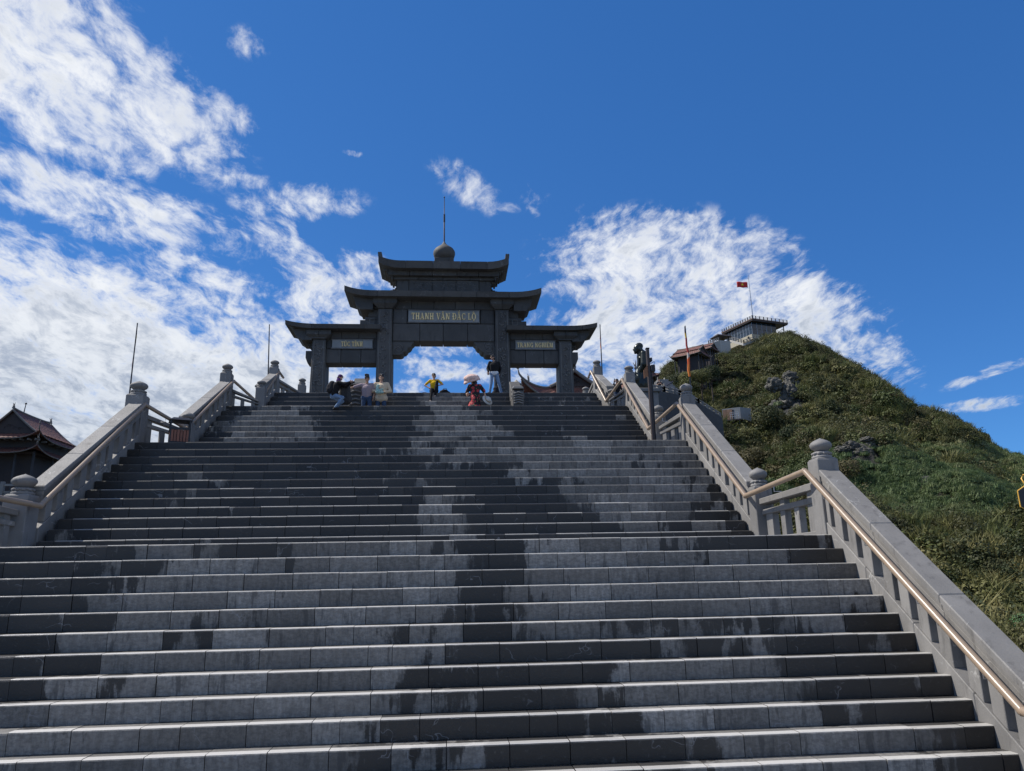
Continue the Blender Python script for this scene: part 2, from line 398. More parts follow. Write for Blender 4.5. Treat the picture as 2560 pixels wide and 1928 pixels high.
# ------------------------------------------------------------------ the stairs
# flights: first nose (y,z), tread, riser, number of risers, inner x at left and right, size of its balustrade
FL = {
 'A': dict(y=10.13, z=-2.64 + CZ, t=.3938, r=.288, n=13, xl=-10.05, xr=7.65, s=1.0, len=.80, sz=.95),
 'B': dict(y=17.70, z=1.09 + CZ, t=.3982, r=.2718, n=12, xl=-8.95, xr=7.15, s=.92, len=.80, sz=.83),
 'C': dict(y=23.72, z=4.34 + CZ, t=.4001, r=.2619, n=8, xl=-7.75, xr=6.48, s=.84, len=.76, sz=.64),
 'D': dict(y=27.53, z=6.43 + CZ, t=.4005, r=.2603, n=4, xl=-6.62, xr=5.78, s=.76, len=.74, sz=.54)}
for f in FL.values():
    f['y1'] = f['y'] + (f['n'] - 1) * f['t']; f['z1'] = f['z'] + (f['n'] - 1) * f['r']
# floors: plaza, three landings, top terrace
Z0 = FL['A']['z'] - FL['A']['r']; ZA = FL['A']['z1']; ZB = FL['B']['z1']; ZC = FL['C']['z1']; ZD = FL['D']['z1']

def px_step(fl, k, px):   # world x of a point on nose k of a flight (k from 0)
    f = FL[fl]; Y = f['y'] + k * f['t']; Z = f['z'] + k * f['r']
    lo, hi = -20., 20.
    for _ in range(40):
        m = (lo + hi) / 2
        if proj((m, Y, Z))[0] < px: lo = m
        else: hi = m
    return m
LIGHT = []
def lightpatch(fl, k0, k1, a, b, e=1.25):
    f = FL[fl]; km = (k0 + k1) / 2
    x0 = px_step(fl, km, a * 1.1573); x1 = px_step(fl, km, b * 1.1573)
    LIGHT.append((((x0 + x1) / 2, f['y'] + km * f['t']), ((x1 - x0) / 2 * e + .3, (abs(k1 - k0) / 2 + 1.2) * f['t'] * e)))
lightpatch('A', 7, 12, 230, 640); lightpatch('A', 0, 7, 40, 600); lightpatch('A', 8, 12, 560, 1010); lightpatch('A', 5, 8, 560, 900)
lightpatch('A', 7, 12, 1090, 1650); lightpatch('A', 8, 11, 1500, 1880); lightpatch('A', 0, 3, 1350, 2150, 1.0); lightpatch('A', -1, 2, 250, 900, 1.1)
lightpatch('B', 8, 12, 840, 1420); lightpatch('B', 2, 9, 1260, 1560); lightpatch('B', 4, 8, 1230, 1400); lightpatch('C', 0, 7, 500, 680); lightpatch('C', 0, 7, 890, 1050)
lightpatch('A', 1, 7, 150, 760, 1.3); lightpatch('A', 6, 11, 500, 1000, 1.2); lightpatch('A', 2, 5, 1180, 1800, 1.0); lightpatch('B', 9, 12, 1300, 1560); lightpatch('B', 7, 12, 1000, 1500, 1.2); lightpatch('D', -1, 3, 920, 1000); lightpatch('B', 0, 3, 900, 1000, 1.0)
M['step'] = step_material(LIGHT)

stairs = empty('stairs', kind='structure')
def step_mesh(name, t, r, L=1.0, depth=.16):
    """one stone: riser, chipped bevelled nosing and tread in a single block"""
    b = .022 if t < .396 else .03; n = 9; P = []; rn = random.Random(int(t * 1e4) + step_mesh.k); step_mesh.k += 1
    for i in range(n + 1):
        x = lerp(.007, L - .007, i / n); j = 0 if i in (0, n) else 1
        c = rn.uniform(0, .002) + (rn.uniform(.004, .009) if rn.random() < .012 else 0); q = rn.uniform(-.001, .001)
        P.append([(x, .006, -r + .005), (x, q, -b - c * .6), (x, b * .32 + c * .5 * j + q, -b * .32 - c * .5), (x, b + c * .6, q * .5), (x, t + depth, 0), (x, t + depth, -r + .005)])
    mb = MB(); m = 6
    mb.add([p for row in P for p in row], [(i * m + k, i * m + (k + 1) % m, (i + 1) * m + (k + 1) % m, (i + 1) * m + k)[::-1] for i in range(n) for k in range(m)])
    mb.add(P[0], [tuple(range(m))]); mb.add(P[-1], [tuple(range(m - 1, -1, -1))])
    return mb.mesh(name)
step_mesh.k = 0
cands = []
for nm, f in FL.items():
    f['me'] = [step_mesh('step_stone', f['t'], f['r']) for _ in range(6)]
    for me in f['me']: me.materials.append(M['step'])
    for k in range(f['n']):
        y = f['y'] + k * f['t']; z = f['z'] + k * f['r']
        x = f['xl'] - (random.random() * f['len'] * .8)
        first = True
        while x < f['xr'] - .02:
            L = f['len'] * random.uniform(.9, 1.1) if random.random() > .12 else f['len'] * random.uniform(.45, .7)
            a, b2 = max(x, f['xl']), min(x + L, f['xr'])
            if f['xr'] - b2 < .18: b2 = f['xr']
            x = b2 if b2 < f['xr'] else f['xr'] + 1
            if b2 - a < .05: continue
            pa = proj((a, y, z)); pb = proj((b2, y, z)); pc = proj((a, y, z - f['r']))
            inview = pb[0] > -20 and pa[0] < 2600 and pa[1] < 1945
            size = min(pb[0], 2560) - max(pa[0], 0); size *= (pc[1] - pa[1])
            cands.append((size if inview else -1, nm, a, b2, y + random.uniform(-.008, .008), z + random.uniform(-.004, .002)))
cands.sort(key=lambda c: -c[0])
for c in cands[:300]:
    f = FL[c[1]]
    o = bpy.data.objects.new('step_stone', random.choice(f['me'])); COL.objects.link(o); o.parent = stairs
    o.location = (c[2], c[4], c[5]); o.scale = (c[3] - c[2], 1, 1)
mb = MB()
for c in cands[300:]:
    f = FL[c[1]]; t, r, b = f['t'], f['r'], .032
    mb.prism([(c[4] + p[0], c[5] + p[1]) for p in [(0.006, -r + .004), (0, -b), (b * .3, -b * .3), (b, 0), (t + .16, 0), (t + .16, -r + .004)]], c[2] + .004, c[3] - .004, 'x')
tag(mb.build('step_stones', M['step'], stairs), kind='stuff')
# solid core behind the joints, landings
core = MB()
for nm, f in FL.items():
    poly = [(f['y'] + .05, f['z'] - f['r'] - .25)]
    for k in range(f['n']):
        y = f['y'] + k * f['t'] + .05; z = f['z'] + k * f['r'] - .03
        poly += [(y, z - f['r']), (y, z)]
    poly += [(f['y1'] + 3.0, f['z1'] - .03), (f['y1'] + 3.0, f['z'] - 3)]
    poly[0] = (f['y'] + .05, f['z'] - 3)
    # split into steps so that every cap is convex
    for k in range(f['n']):
        y = f['y'] + k * f['t'] + .05; z = f['z'] + k * f['r'] - .03
        y2 = y + f['t'] + .0005 if k < f['n'] - 1 else y + .3
        core.box(f['xl'] - .05, f['xr'] + .05, y, y2, f['z'] - 4, z)
core.build('stair_core', M['dark_wall'], stairs)
def landing(name, y0, y1, x0, x1, z):
    o = MB().box(x0, x1, y0, y1, z - 3.5, z - .005).build(name, M['paving'], stairs)
A, B_, C_, D_ = FL['A'], FL['B'], FL['C'], FL['D']
landing('landing', A['y1'] + .36, B_['y'] + .01, -10.6, 8.3, ZA); landing('landing', B_['y1'] + .36, C_['y'] + .01, -9.5, 7.75, ZB); ZCL = ZC - .50      # the narrow landing is dished between the two flights
landing('landing', C_['y1'] + .36, D_['y'] + .06, -7.6, 6.4, ZCL)
# plaza in front, with paving slabs near the first step
M['plaza'] = mat('pale_plaza_paving', (.20, .195, .185), .8, var=.2, nscale=2, bump=.1)
tag(MB().box(-70, 60, -110, A['y'] + .02, Z0 - 1.2, Z0 - .012).build('plaza', M['plaza']), kind='structure')
tag(MB().box(-7.2, 6.35, D_['y1'] + .36, 31.6, -2, ZD - .006).box(-10.0, 9.6, 31.601, 52, -2, ZD - .006).build('terrace', M['dark_wall']), kind='structure')

# ------------------------------------------------------------------ balustrades
ONION = [(.20, 0), (.205, .02), (.205, .05), (.18, .058), (.165, .09), (.185, .10), (.19, .13), (.15, .155), (.125, .165), (.145, .185), (.195, .23), (.222, .275), (.222, .32), (.195, .365), (.14, .405), (.08, .435), (.03, .455), (.0, .475)]
def post(x0, y0, z, w, h, capk, label, broken=False):
    """square newel post with chamfered shoulder, lotus rings and bud"""
    t = empty('stone_post', label, 'post', 'stone newel posts of the stairs'); t.location = (x0 + w / 2, y0 + w / 2, z)
    a = w / 2; ch = .035
    b = MB().hexa([(-a, -a, -1.2), (a, -a, -1.2), (a, a, -1.2), (-a, a, -1.2), (-a, -a, h - ch), (a, -a, h - ch), (a, a, h - ch), (-a, a, h - ch)])
    b.hexa([(-a + .004, -a + .004, h - ch), (a - .004, -a + .004, h - ch), (a - .004, a - .004, h - ch), (-a + .004, a - .004, h - ch), (-a + ch, -a + ch, h), (a - ch, -a + ch, h), (a - ch, a - ch, h), (-a + ch, a - ch, h)])
    b.build('shaft', M['post_stone'], t, bevel=.012)
    k = capk / .475; wk = w / .45
    nr = 10
    pr = MB().lathe([(r * wk, zz * k) for r, zz in ONION[:8]], (0, 0, h), 24)
    for i in range(nr):   # lotus petals round the neck
        an = 2 * math.pi * i / nr + .2
        pr.blob((math.cos(an) * .165 * wk, math.sin(an) * .165 * wk, h + .105 * k), (.05 * wk, .05 * wk, .045 * k), None, 1)
    pr.build('lotus_ring', M['post_stone'], t)
    MB().lathe([(r * wk, zz * k) for r, zz in ONION[8:]], (0, 0, h), 28).build('lotus_bud', M['post_stone'], t)
    return t

def flight_rail(f, sg, x0, x1, label, ya, yb, bands):
    """sloping stone balustrade: curb, balusters, beam, coping stones"""
    t = empty('balustrade', label, 'balustrade', 'sloping stone balustrades')
    s = f['s']; k = f['r'] / f['t']
    def X(y): return lerp(x0, x1, (y - ya) / (yb - ya))
    def Zl(y): return f['z'] + (y - f['y']) * k
    def slab(mb, y0, y1, a, b, c, d):
        P = []
        for zo in (c, d):
            for y, xo in ((y0, a), (y0, b), (y1, b), (y1, a)):
                P.append((X(y) + sg * xo * s, y, Zl(y) + zo * f['sz']))
        if sg < 0: P = [P[1], P[0], P[3], P[2], P[5], P[4], P[7], P[6]]
        return mb.hexa(P)
    L = yb - ya; n = max(2, round(L / 1.25))
    for i in range(n):
        y0, y1 = ya + L * i / n + .004, ya + L * (i + 1) / n - .004
        slab(MB(), y0, y1, 0, .36, -1.0, .14).build('curb_stone', M['rail_stone'], t, bevel=.012)
    y = ya + .05; j = 0
    pat = [.19, .26, .19, .26, .15, .26, .30, .28]     # slot, baluster, ...
    while y < yb - .1:
        sl_, ba = pat[j % 8], pat[(j + 1) % 8]; j += 2
        y += sl_ * s
        y1 = min(y + ba * s, yb - .002)
        if y1 - y > .06: slab(MB(), y, y1, .03, .31, .141, .739).build('baluster', M['rail_stone'], t, bevel=.008)
        y = y1
    n2 = max(2, round(L / 1.45)); dz = 0
    for i in range(n2):
        y0, y1 = ya + L * i / n2 + .003, ya + L * (i + 1) / n2 - .003
        slab(MB(), y0, y1, .015, .34, .74, 1.0).build('beam_stone', M['rail_stone'], t, bevel=.008)
        mb = MB(); slab(mb, y0, y1, .0, .37, 1.001, 1.12); slab(mb, y0, y1, -.03, .41, 1.121, 1.27)
        mb.build('coping_stone', M['rail_stone'], t, bevel=.016)
    return t

def level_rail(p0, p1, z, s, label, h0=1.1, h1=1.1):
    """level stone balustrade of a landing, p0 -> p1 are its ground points"""
    t = empty('landing_balustrade', label, 'balustrade', 'level stone balustrades of the landings')
    p0, p1 = Vector((*p0, 0)), Vector((*p1, 0)); d = (p1 - p0); L = d.length; d.normalize(); nrm = Vector((-d.y, d.x, 0))
    def slab(mb, u0, u1, w, c, e):
        P = []
        for zz in (c, e):
            for u, ww in ((u0, -w), (u1, -w), (u1, w), (u0, w)):
                q = p0 + d * u + nrm * ww * s; P.append((q.x, q.y, z + zz / 1.10 * lerp(h0, h1, u / L)))
        return mb.hexa(P)
    slab(MB(), 0, L, .15, 0, .10).build('base_stone', M['rail_stone'], t, bevel=.01)
    slab(MB(), 0, L, .10, .68, .81).build('mid_rail', M['rail_stone'], t, bevel=.01)
    slab(MB(), 0, L, .14, .95, 1.10).build('top_rail', M['rail_stone'], t, bevel=.012)
    n = max(3, round(L / (.42 * s)))
    for i in range(n):
        u = L * (i + .5) / n; w = (.075 if i % 3 else .11) * s
        slab(MB(), u - w, u + w, .08, .101, .679).build('baluster', M['rail_stone'], t, bevel=.006)
        if i % 2 == 0: slab(MB(), u - w, u + w, .07, .811, .949).build('strut', M['rail_stone'], t, bevel=.006)
    return t

# posts: (x left edge, y, floor z, width, block height, cap height)
post(7.60, 15.02, ZA, .45, 1.58, .44, 'large bud topped stone post at the top of the nearest right balustrade')
post(7.20, 17.45, ZA, .43, 1.30, .46, 'short bud post at the foot of the second flight, right side')
post(7.20, 22.28, ZB, .40, 1.44, .43, 'tall bud post on the right at the top of the second flight, pole behind it')
post(6.62, 23.45, ZB, .35, 1.06, .38, 'green stained bud post just behind the dark sign pole')
post(6.54, 26.70, ZC, .35, 1.34, .28, 'bud post beside the bronze statue on the right')
post(6.0, 27.35, ZC, .32, .62, .26, 'small right post at the foot of the topmost flight behind the handrail')
post(5.80, 28.90, ZD, .32, 1.16, .28, 'bud post on the right at the very top of the stairs')
post(6.05, 32.9, ZD, .32, 1.08, .28, 'far bud post on the terrace in front of the red roof')
post(-9.66, 17.45, ZA, .52, 1.28, .47, 'broad bud post low at the left edge of the picture')
post(-9.36, 22.28, ZB, .50, 1.48, .44, 'large bud post on the left at the top of the second flight, flagpole behind it')
post(-8.18, 23.45, ZB, .37, .86, .36, 'left bud post half hidden behind the litter bin')
post(-8.08, 26.70, ZC, .38, 1.28, .36, 'bud post on the left at the top of the third flight')
post(-6.98, 27.35, ZC, .33, .92, .27, 'small left post in the dip between the third and topmost flights')
post(-6.92, 28.90, ZD, .34, 1.08, .31, 'bud post on the left at the very top of the stairs')
post(-6.20, 30.9, ZD, .30, .92, .28, 'last small bud post left of the gate on the terrace')
post(7.60, 9.55, Z0, .45, 1.62, .46, 'stone post at the bottom of the nearest right balustrade, cut by the picture edge')

flight_rail(A, 1, 7.63, 7.63, 'wide grey balustrade at lower right with cracked coping', 10.0, 15.02, None)
flight_rail(B_, 1, 7.22, 7.20, 'right balustrade of the second flight, rising to the tall post', 17.88, 22.28, None)
flight_rail(C_, 1, 6.60, 6.55, 'right balustrade of the third flight behind the sign pole', 23.8, 26.70, None)
flight_rail(D_, 1, 6.02, 5.81, 'short right balustrade of the topmost flight', 27.67, 28.90, None)
flight_rail(B_, -1, -9.10, -8.87, 'shaded left balustrade of the second flight with bright slots', 17.97, 22.28, None)
flight_rail(C_, -1, -8.02, -7.71, 'left balustrade of the third flight beyond the litter bin', 23.82, 26.70, None)
flight_rail(D_, -1, -6.80, -6.60, 'short left balustrade of the topmost flight', 27.68, 28.90, None)
flight_rail(A, -1, -10.1, -10.05, 'left balustrade of the lowest flight, outside the picture', 10.0, 15.02, None)
level_rail((7.82, 15.47), (7.42, 17.45), ZA, 1.08, 'level railing between the large post and the short post at right', 1.12, .98)
level_rail((7.40, 22.69), (6.80, 23.45), ZB, .95, 'level railing right of the dark sign pole', 1.02, .66)
level_rail((6.70, 27.06), (6.02, 27.35), ZC, .9, 'level railing left of the bronze statue', .86, .38)
level_rail((5.97, 29.23), (6.2, 32.9), ZD, .80, 'level railing on the terrace right of the gate', .72, .66)
level_rail((-9.85, 15.47), (-9.42, 17.45), ZA, 1.06, 'shaded level railing at the left picture edge', 1.1, .92)
level_rail((-9.08, 22.79), (-8.02, 23.45), ZB, .98, 'level railing behind the litter bin on the left', 1.0, .60)
level_rail((-7.90, 27.09), (-6.85, 27.35), ZC, .88, 'level railing on the left between the third and topmost flights', .80, .36)
level_rail((-6.74, 29.25), (-6.08, 30.9), ZD, .78, 'level railing left of the gate on the terrace', .70, .50)

# wooden handrails: one per side
def handrail(pts, label, side):
    t = empty('wooden_handrail', label, 'handrail', 'wooden handrails')
    for i in range(len(pts) - 1):
        (x0, y0, z0, r0), (x1, y1, z1, r1) = pts[i], pts[i + 1]
        a, b = Vector((x0, y0, z0)), Vector((x1, y1, z1)); d = (b - a).normalized()
        MB().tube([a - d * r0 * .5, b + d * r1 * .5], [r0, r1], 16).build('rail_segment', M['wood_rail'], t)
        n = max(1, int((b - a).length / 1.5))
        for k in range(n):
            p = a + (b - a) * ((k + .5) / n); q = p + Vector((side * .17, 0, -.16))
            MB().tube([p + Vector((0, 0, -r0 * .7)), p + Vector((0, 0, -.16)), q], .012, 6).build('bracket', M['steel'], t)
    return t
def hz(f, y, h): return f['z'] + (y - f['y']) * f['r'] / f['t'] + h
def hv(px, py, Y, r): p = at(px, py, Y); return (p.x, p.y, p.z, r)
handrail([(7.42, 9.62, hz(A, 9.95, .98), .062), (7.42, 10.02, hz(A, 10.02, .98), .062), hv(2012, 1178, 15.22, .062), hv(1864, 1240, 17.45, .058), hv(1692, 1009, 22.42, .056), hv(1621, 1072, 23.45, .052), hv(1554.5, 949, 26.8, .05), hv(1515, 1003, 27.48, .048), hv(1477, 929, 29.0, .045), hv(1471, 944, 29.8, .045)],
         'polished tan wooden handrail zigzagging up the right balustrades', 1)
handrail([(-9.90, 9.7, hz(A, 9.95, 1.0), .062), (-9.86, 10.02, hz(A, 10.02, 1.0), .062), (-9.84, 15.22, ZA + 1.20, .062), hv(101, 1265, 17.55, .062), hv(363, 1012, 22.42, .058), hv(465, 1072, 23.4, .052), hv(585, 953, 26.8, .05), hv(646, 1008, 27.48, .048), hv(698, 930, 29.0, .045), hv(708, 944, 29.6, .045)],
         'shaded wooden handrail zigzagging up the left balustrades', -1)
# ------------------------------------------------------------------ the gate
GY, GK, GX = 38.0, 1.2445, -.25
gate = empty('stone_gate', 'dark three arched stone gate with tiered upturned roofs and gold lettering', 'gate')
gate.location = (GX, GY, ZD)
def gz(z, y=0.0): return z * (GY + y) / 30.5348 + CZ - ZD          # measured heights at 30.53 m -> local, at depth y of the gate
def gw(x): return x * GK
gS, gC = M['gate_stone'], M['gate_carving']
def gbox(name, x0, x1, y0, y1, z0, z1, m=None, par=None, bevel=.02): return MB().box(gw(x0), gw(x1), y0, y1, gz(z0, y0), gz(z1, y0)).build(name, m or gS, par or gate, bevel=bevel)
def course(name, x0, x1, y0, y1, z0, z1, n, jit=.12):
    xs = [x0] + [lerp(x0, x1, (i + random.uniform(-jit, jit)) / n) for i in range(1, n)] + [x1]
    for a, b in zip(xs, xs[1:]):
        d = random.uniform(-.012, .012)
        gbox(name, a + .006, b - .006, y0 + d, y1, z0 + .006, z1 - .006)
ZF = 7.21 - .3
for sx in (-1, 1):
    def mir(a, b): return (a, b) if sx > 0 else (-b, -a)
    # tall inner and outer columns, slightly battered
    for c, wt, wb, zt, nm in ((2.46, .30, .34, 11.27, 'inner'), (5.13, .27, .33, 9.9, 'outer')):
        zb = (ZD - CZ) / GK
        h0, h1 = gz(zb) - .0, gz(zt)
        P = []
        cx = gw(c * sx)
        for zz, w in ((h0, wb), (h1, wt)):
            w = gw(w); P += [(cx - w, -.16, zz), (cx + w, -.16, zz), (cx + w, 1.16, zz), (cx - w, 1.16, zz)]
        col = MB().hexa(P).build('column', gS, gate, bevel=.03)
        # carved relief running down the front face
        rl = MB(); z = h0 + .5
        for zz in (0,):
            rl.tube([(cx - gw(wb) * .72, -.165, h0 + .25), (cx - gw(wt) * .72, -.165, h1 - .12)], .022, 6)
            rl.tube([(cx + gw(wb) * .72, -.165, h0 + .25), (cx + gw(wt) * .72, -.165, h1 - .12)], .022, 6)
        while z < h1 - .3:
            for _ in range(5):
                a = random.uniform(0, 6.28); x = cx + random.uniform(-.13, .13); zc = z + random.uniform(-.12, .12); rr = random.uniform(.05, .12)
                rl.tube([(x + math.cos(a + q) * rr, -.17, zc + math.sin(a + q) * rr * 1.1) for q in (0, .8, 1.6, 2.4)], .024, 5)
            z += .46
        rl.build('carved_relief', gC, col)
        # bracket capital: block with bevelled underside
        cz0, cz1 = (11.27, 11.67) if nm == 'inner' else (9.9, 10.24)
        for half in (-1, 1):
            a0, a1 = (cx - gw(.5), cx - .006) if half < 0 else (cx + .006, cx + gw(.5))
            zz0, zz1, zm = gz(cz0), gz(cz1), gz(lerp(cz0, cz1, .45))
            i0, i1 = (a0 + .26, a1) if half < 0 else (a0, a1 - .26)
            b = MB().hexa([(i0, -.22, zz0), (i1, -.22, zz0), (i1, 1.22, zz0), (i0, 1.22, zz0), (a0, -.42, zm), (a1, -.42, zm), (a1, 1.42, zm), (a0, 1.42, zm)])
            b.box(a0, a1, -.42, 1.42, zm + .001, zz1); b.build('capital_block', gS, gate, bevel=.015)
        MB().box(cx - gw(.17), cx + gw(.17), -.40, 1.3, gz(cz1) + .03, gz(cz1) + .17).build('capital_peg', gC, gate, bevel=.02)
    # side opening: lintel courses and plaque
    a, b = mir(2.78, 4.86)
    course('lintel_block', a, b, .06, .94, 8.91, 9.52, 3); course('wall_block', a, b, .10, .90, 9.52, 9.97, 3); course('wall_block', a, b, .02, .98, 9.97, 10.44, 3)
    # beam end beyond the outer column and its curled bracket
    a, b = mir(5.40, 5.70)
    gx0, gx1 = gw(a), gw(b); t0 = gz(8.93); t1 = gz(9.47)
    poly = [(gx0, t0), (gx1, t0), (gx1, t1), (gx0, t1)]
    if sx > 0: poly = [(gx0, t0), (gx1 - .12, t0), (gx1, t0 + .3), (gx1, t1), (gx0, t1)]
    else: poly = [(gx0 + .12, t0), (gx1, t0), (gx1, t1), (gx0, t1), (gx0, t0 + .3)]
    MB().prism(poly, .15, .85).build('beam_end', gS, gate, bevel=.02)
    br = MB()
    for i in range(4):
        a, b = mir(5.38, 5.46 + .085 * i); br.box(gw(a), gw(b), .2, .8, gz(9.48 + .105 * i) + .004, gz(9.58 + .105 * i))
    br.build('stepped_bracket', gS, gate, bevel=.02)
    # stepped wall blocks between lower and middle roofs
    for x1, z0, z1, nm in ((3.52, 10.60, 10.80, 0), (3.31, 10.80, 10.94, 1), (3.18, 10.94, 11.28, 2)):
        a, b = mir(2.75, x1); gbox('stepped_block', a, b, .12, .88, z0 + .004, z1)
    a, b = mir(2.92, 3.12)
    fr = MB(); u0, u1, w0, w1 = gw(a), gw(b), gz(10.66), gz(10.88)
    for p in (((u0, w0), (u1, w0)), ((u1, w0), (u1, w1)), ((u1, w1), (u0, w1)), ((u0, w1), (u0, w0))): fr.tube([(p[0][0], .115, p[0][1]), (p[1][0], .115, p[1][1])], .018, 5)
    fr.build('key_fret', gC, gate)
    # scalloped corner brackets of the middle opening
    pts = [(2.14, 9.30), (1.80, 9.30), (1.72, 9.34), (1.68, 9.42), (1.60, 9.44), (1.54, 9.50), (1.50, 9.58), (1.42, 9.62), (1.36, 9.70), (1.33, 9.78), (1.26, 9.84), (1.22, 9.93), (1.22, 10.0), (2.14, 10.0)]
    poly = [(gw(p[0] * sx), gz(p[1])) for p in pts]
    if sx > 0: poly = poly[::-1]
    cb = MB().prism(poly, .06, .94).build('corner_bracket', gS, gate)
    sp = MB(); c = Vector((gw(1.88 * sx), .05, gz(9.56)))
    sp.tube([c + Vector((math.cos(q * .5) * (.05 + q * .012), 0, math.sin(q * .5) * (.05 + q * .012))) for q in range(18)], .018, 5); sp.build('scroll', gC, cb)

# middle bay
course('lintel_block', -2.14, 2.14, .0, 1.0, 9.88, 10.66, 4)
course('wall_block', -2.14, -1.55, .04, .96, 10.66, 11.30, 1); course('wall_block', 1.55, 2.14, .04, .96, 10.66, 11.30, 1); course('wall_block', -1.55, 1.55, .12, .96, 10.66, 11.30, 3)
course('wall_block', -2.95, 2.95, .0, 1.0, 11.30, 11.90, 7)

gcore = MB()
gcore.box(gw(-2.5), gw(2.5), .3, .7, gz(9.90), gz(12.0)); gcore.box(gw(-2.0), gw(2.0), .3, .7, gz(12.0), gz(13.2))
for sx in (-1, 1): gcore.box(min(gw(2.6 * sx), gw(5.0 * sx)), max(gw(2.6 * sx), gw(5.0 * sx)), .3, .7, gz(8.94), gz(10.4))
gcore.build('inner_core', gS, gate)

# roofs: curved fascia swept outwards with rising tips
def roof(x0, x1, ztop, th, lift, yf, yb, tipstart, n, horn=False, join=0.0, name='roof'):
    """one half-symmetric slab roof; x0<x1 local measured units, tips rise at tipstart fraction of each end"""
    def up(x):
        r = 0
        for e, s in ((x1, 1), (x0, -1)):
            if join and s == (-1 if x1 > 0 else 1): continue
            d = (x - (e - s * tipstart)) * s
            if d > 0: r += lift * (d / tipstart) ** 2.2
        return r
    xs = [lerp(x0, x1, i / n) for i in range(n + 1)]
    seg = max(2, n // 5); root = None; i = 0
    while i < n:
        j = min(n, i + 5)
        if n - j < 3: j = n
        top = []; bot = []; mb = MB()
        for q in range(i, j + 1):
            x = xs[q] + (.005 if q == i and i else 0) - (.005 if q == j and j < n else 0); u = up(x)
            thq = th * (1 - .10 * (u / max(lift, .01)))
            e = min(1, max(0, u / max(lift, .01)))
            out = .0
            top.append((x, ztop + u)); bot.append((x, ztop + u - thq))
        P = [[(gw(x), yf, gz(z, yf)) for x, z in bot], [(gw(x), yf - .06, gz(z, yf)) for x, z in top], [(gw(x), (yf + yb) / 2, gz(z, yf) + .2) for x, z in top], [(gw(x), yb + .06, gz(z, yf)) for x, z in top], [(gw(x), yb, gz(z, yf)) for x, z in bot], [(gw(x), yf, gz(z, yf)) for x, z in bot]]
        mb.grid(P, False)
        for q in (0, len(top) - 1):
            c = [P[k][q] for k in range(5)]
            mb.add(c, [tuple(range(5)) if q else tuple(range(4, -1, -1))])
        mb.build('roof_stone', gS, gate); i = j
def body(poly, y0, y1, name='roof_bracket'):
    """solid under a roof, traced as one half and mirrored"""
    for sx in (-1, 1):
        p = [(gw(x * sx), gz(z, y0)) for x, z in poly]
        if sx < 0: p = p[::-1]
        MB().prism(p[::-1], y0, y1).build(name, gS, gate, bevel=.012)
# bottom roofs
for sx in (-1, 1):
    x0, x1 = (2.62, 6.46) if sx > 0 else (-6.46, -2.62)
    roof(x0, x1, 10.60, .18, .15, -.62, 1.62, 1.25, 18, join=1)
body([(4.86, 10.42), (6.28, 10.50), (6.16, 10.36), (6.12, 10.22), (6.02, 10.04), (5.88, 9.95), (5.84, 9.90), (5.42, 9.90), (5.42, 9.97), (4.86, 9.97)], -.28, 1.28)
body([(6.05, 10.52), (6.44, 10.70), (6.33, 10.53), (6.22, 10.46), (6.1, 10.44)], -.5, 1.5, 'tip_bracket')
# middle roof
roof(-4.12, 4.12, 12.12, .24, .20, -.72, 1.72, 1.2, 30)
body([(2.96, 11.90), (3.86, 11.97), (3.76, 11.80), (3.72, 11.62), (3.66, 11.46), (3.54, 11.38), (3.50, 11.27), (2.98, 11.27), (2.96, 11.34)], -.30, 1.30)
body([(3.70, 12.0), (4.08, 12.24), (4.02, 12.08), (3.94, 11.98), (3.80, 11.94)], -.55, 1.55, 'tip_bracket')
# neck with carved frieze
course('neck_block', -2.02, -1.50, .14, .86, 12.12, 12.64, 1); course('neck_block', 1.50, 2.02, .14, .86, 12.12, 12.64, 1)
course('frieze_panel', -1.50, 1.50, .10, .90, 12.12, 12.64, 3, .02)
fz = MB()
for i in range(46):
    x = gw(random.uniform(-1.4, 1.4)); z = gz(random.uniform(12.2, 12.56)); a = random.uniform(0, 6.28); rr = random.uniform(.04, .13)
    fz.tube([(x + math.cos(a + q) * rr * 1.5, .095, z + math.sin(a + q) * rr) for q in (0, .7, 1.4, 2.1)], .016, 5)
for z in (12.15, 12.61): fz.tube([(gw(-1.46), .095, gz(z)), (gw(1.46), .095, gz(z))], .018, 5)
fz.build('frieze_carving', gC, gate)
for sx in (-1, 1):
    for i, (xa, za, zb) in enumerate(((2.30, 12.12, 12.16), (2.2, 12.16, 12.20), (2.1, 12.20, 12.26))):
        a, b = (1.9, xa) if sx > 0 else (-xa, -1.9); gbox('stepped_block', a, b, .2, .8, za + .003, zb)
    for i, (xa, za, zb) in enumerate(((2.08, 12.40, 12.50), (2.18, 12.50, 12.60))):
        a, b = (2.021, xa) if sx > 0 else (-xa, -2.021); gbox('stepped_block', a, b, .2, .8, za + .003, zb)
course('neck_block', -2.16, 2.16, .0, 1.0, 12.64, 12.84, 4)
course('eave_block', -2.36, 2.36, -.25, 1.25, 12.84, 13.16, 5)
for sx in (-1, 1):
    for i, (xa, xb, za, zb) in enumerate(((2.16, 2.24, 12.66, 12.76), (2.16, 2.34, 12.76, 12.84), (2.36, 2.44, 12.90, 13.02), (2.36, 2.55, 13.02, 13.16), (2.4, 2.62, 13.16, 13.26))):
        a, b = (xa + .002, xb) if sx > 0 else (-xb, -xa - .002); gbox('corbel', a, b, -.15, 1.15, za + .003, zb - .002)
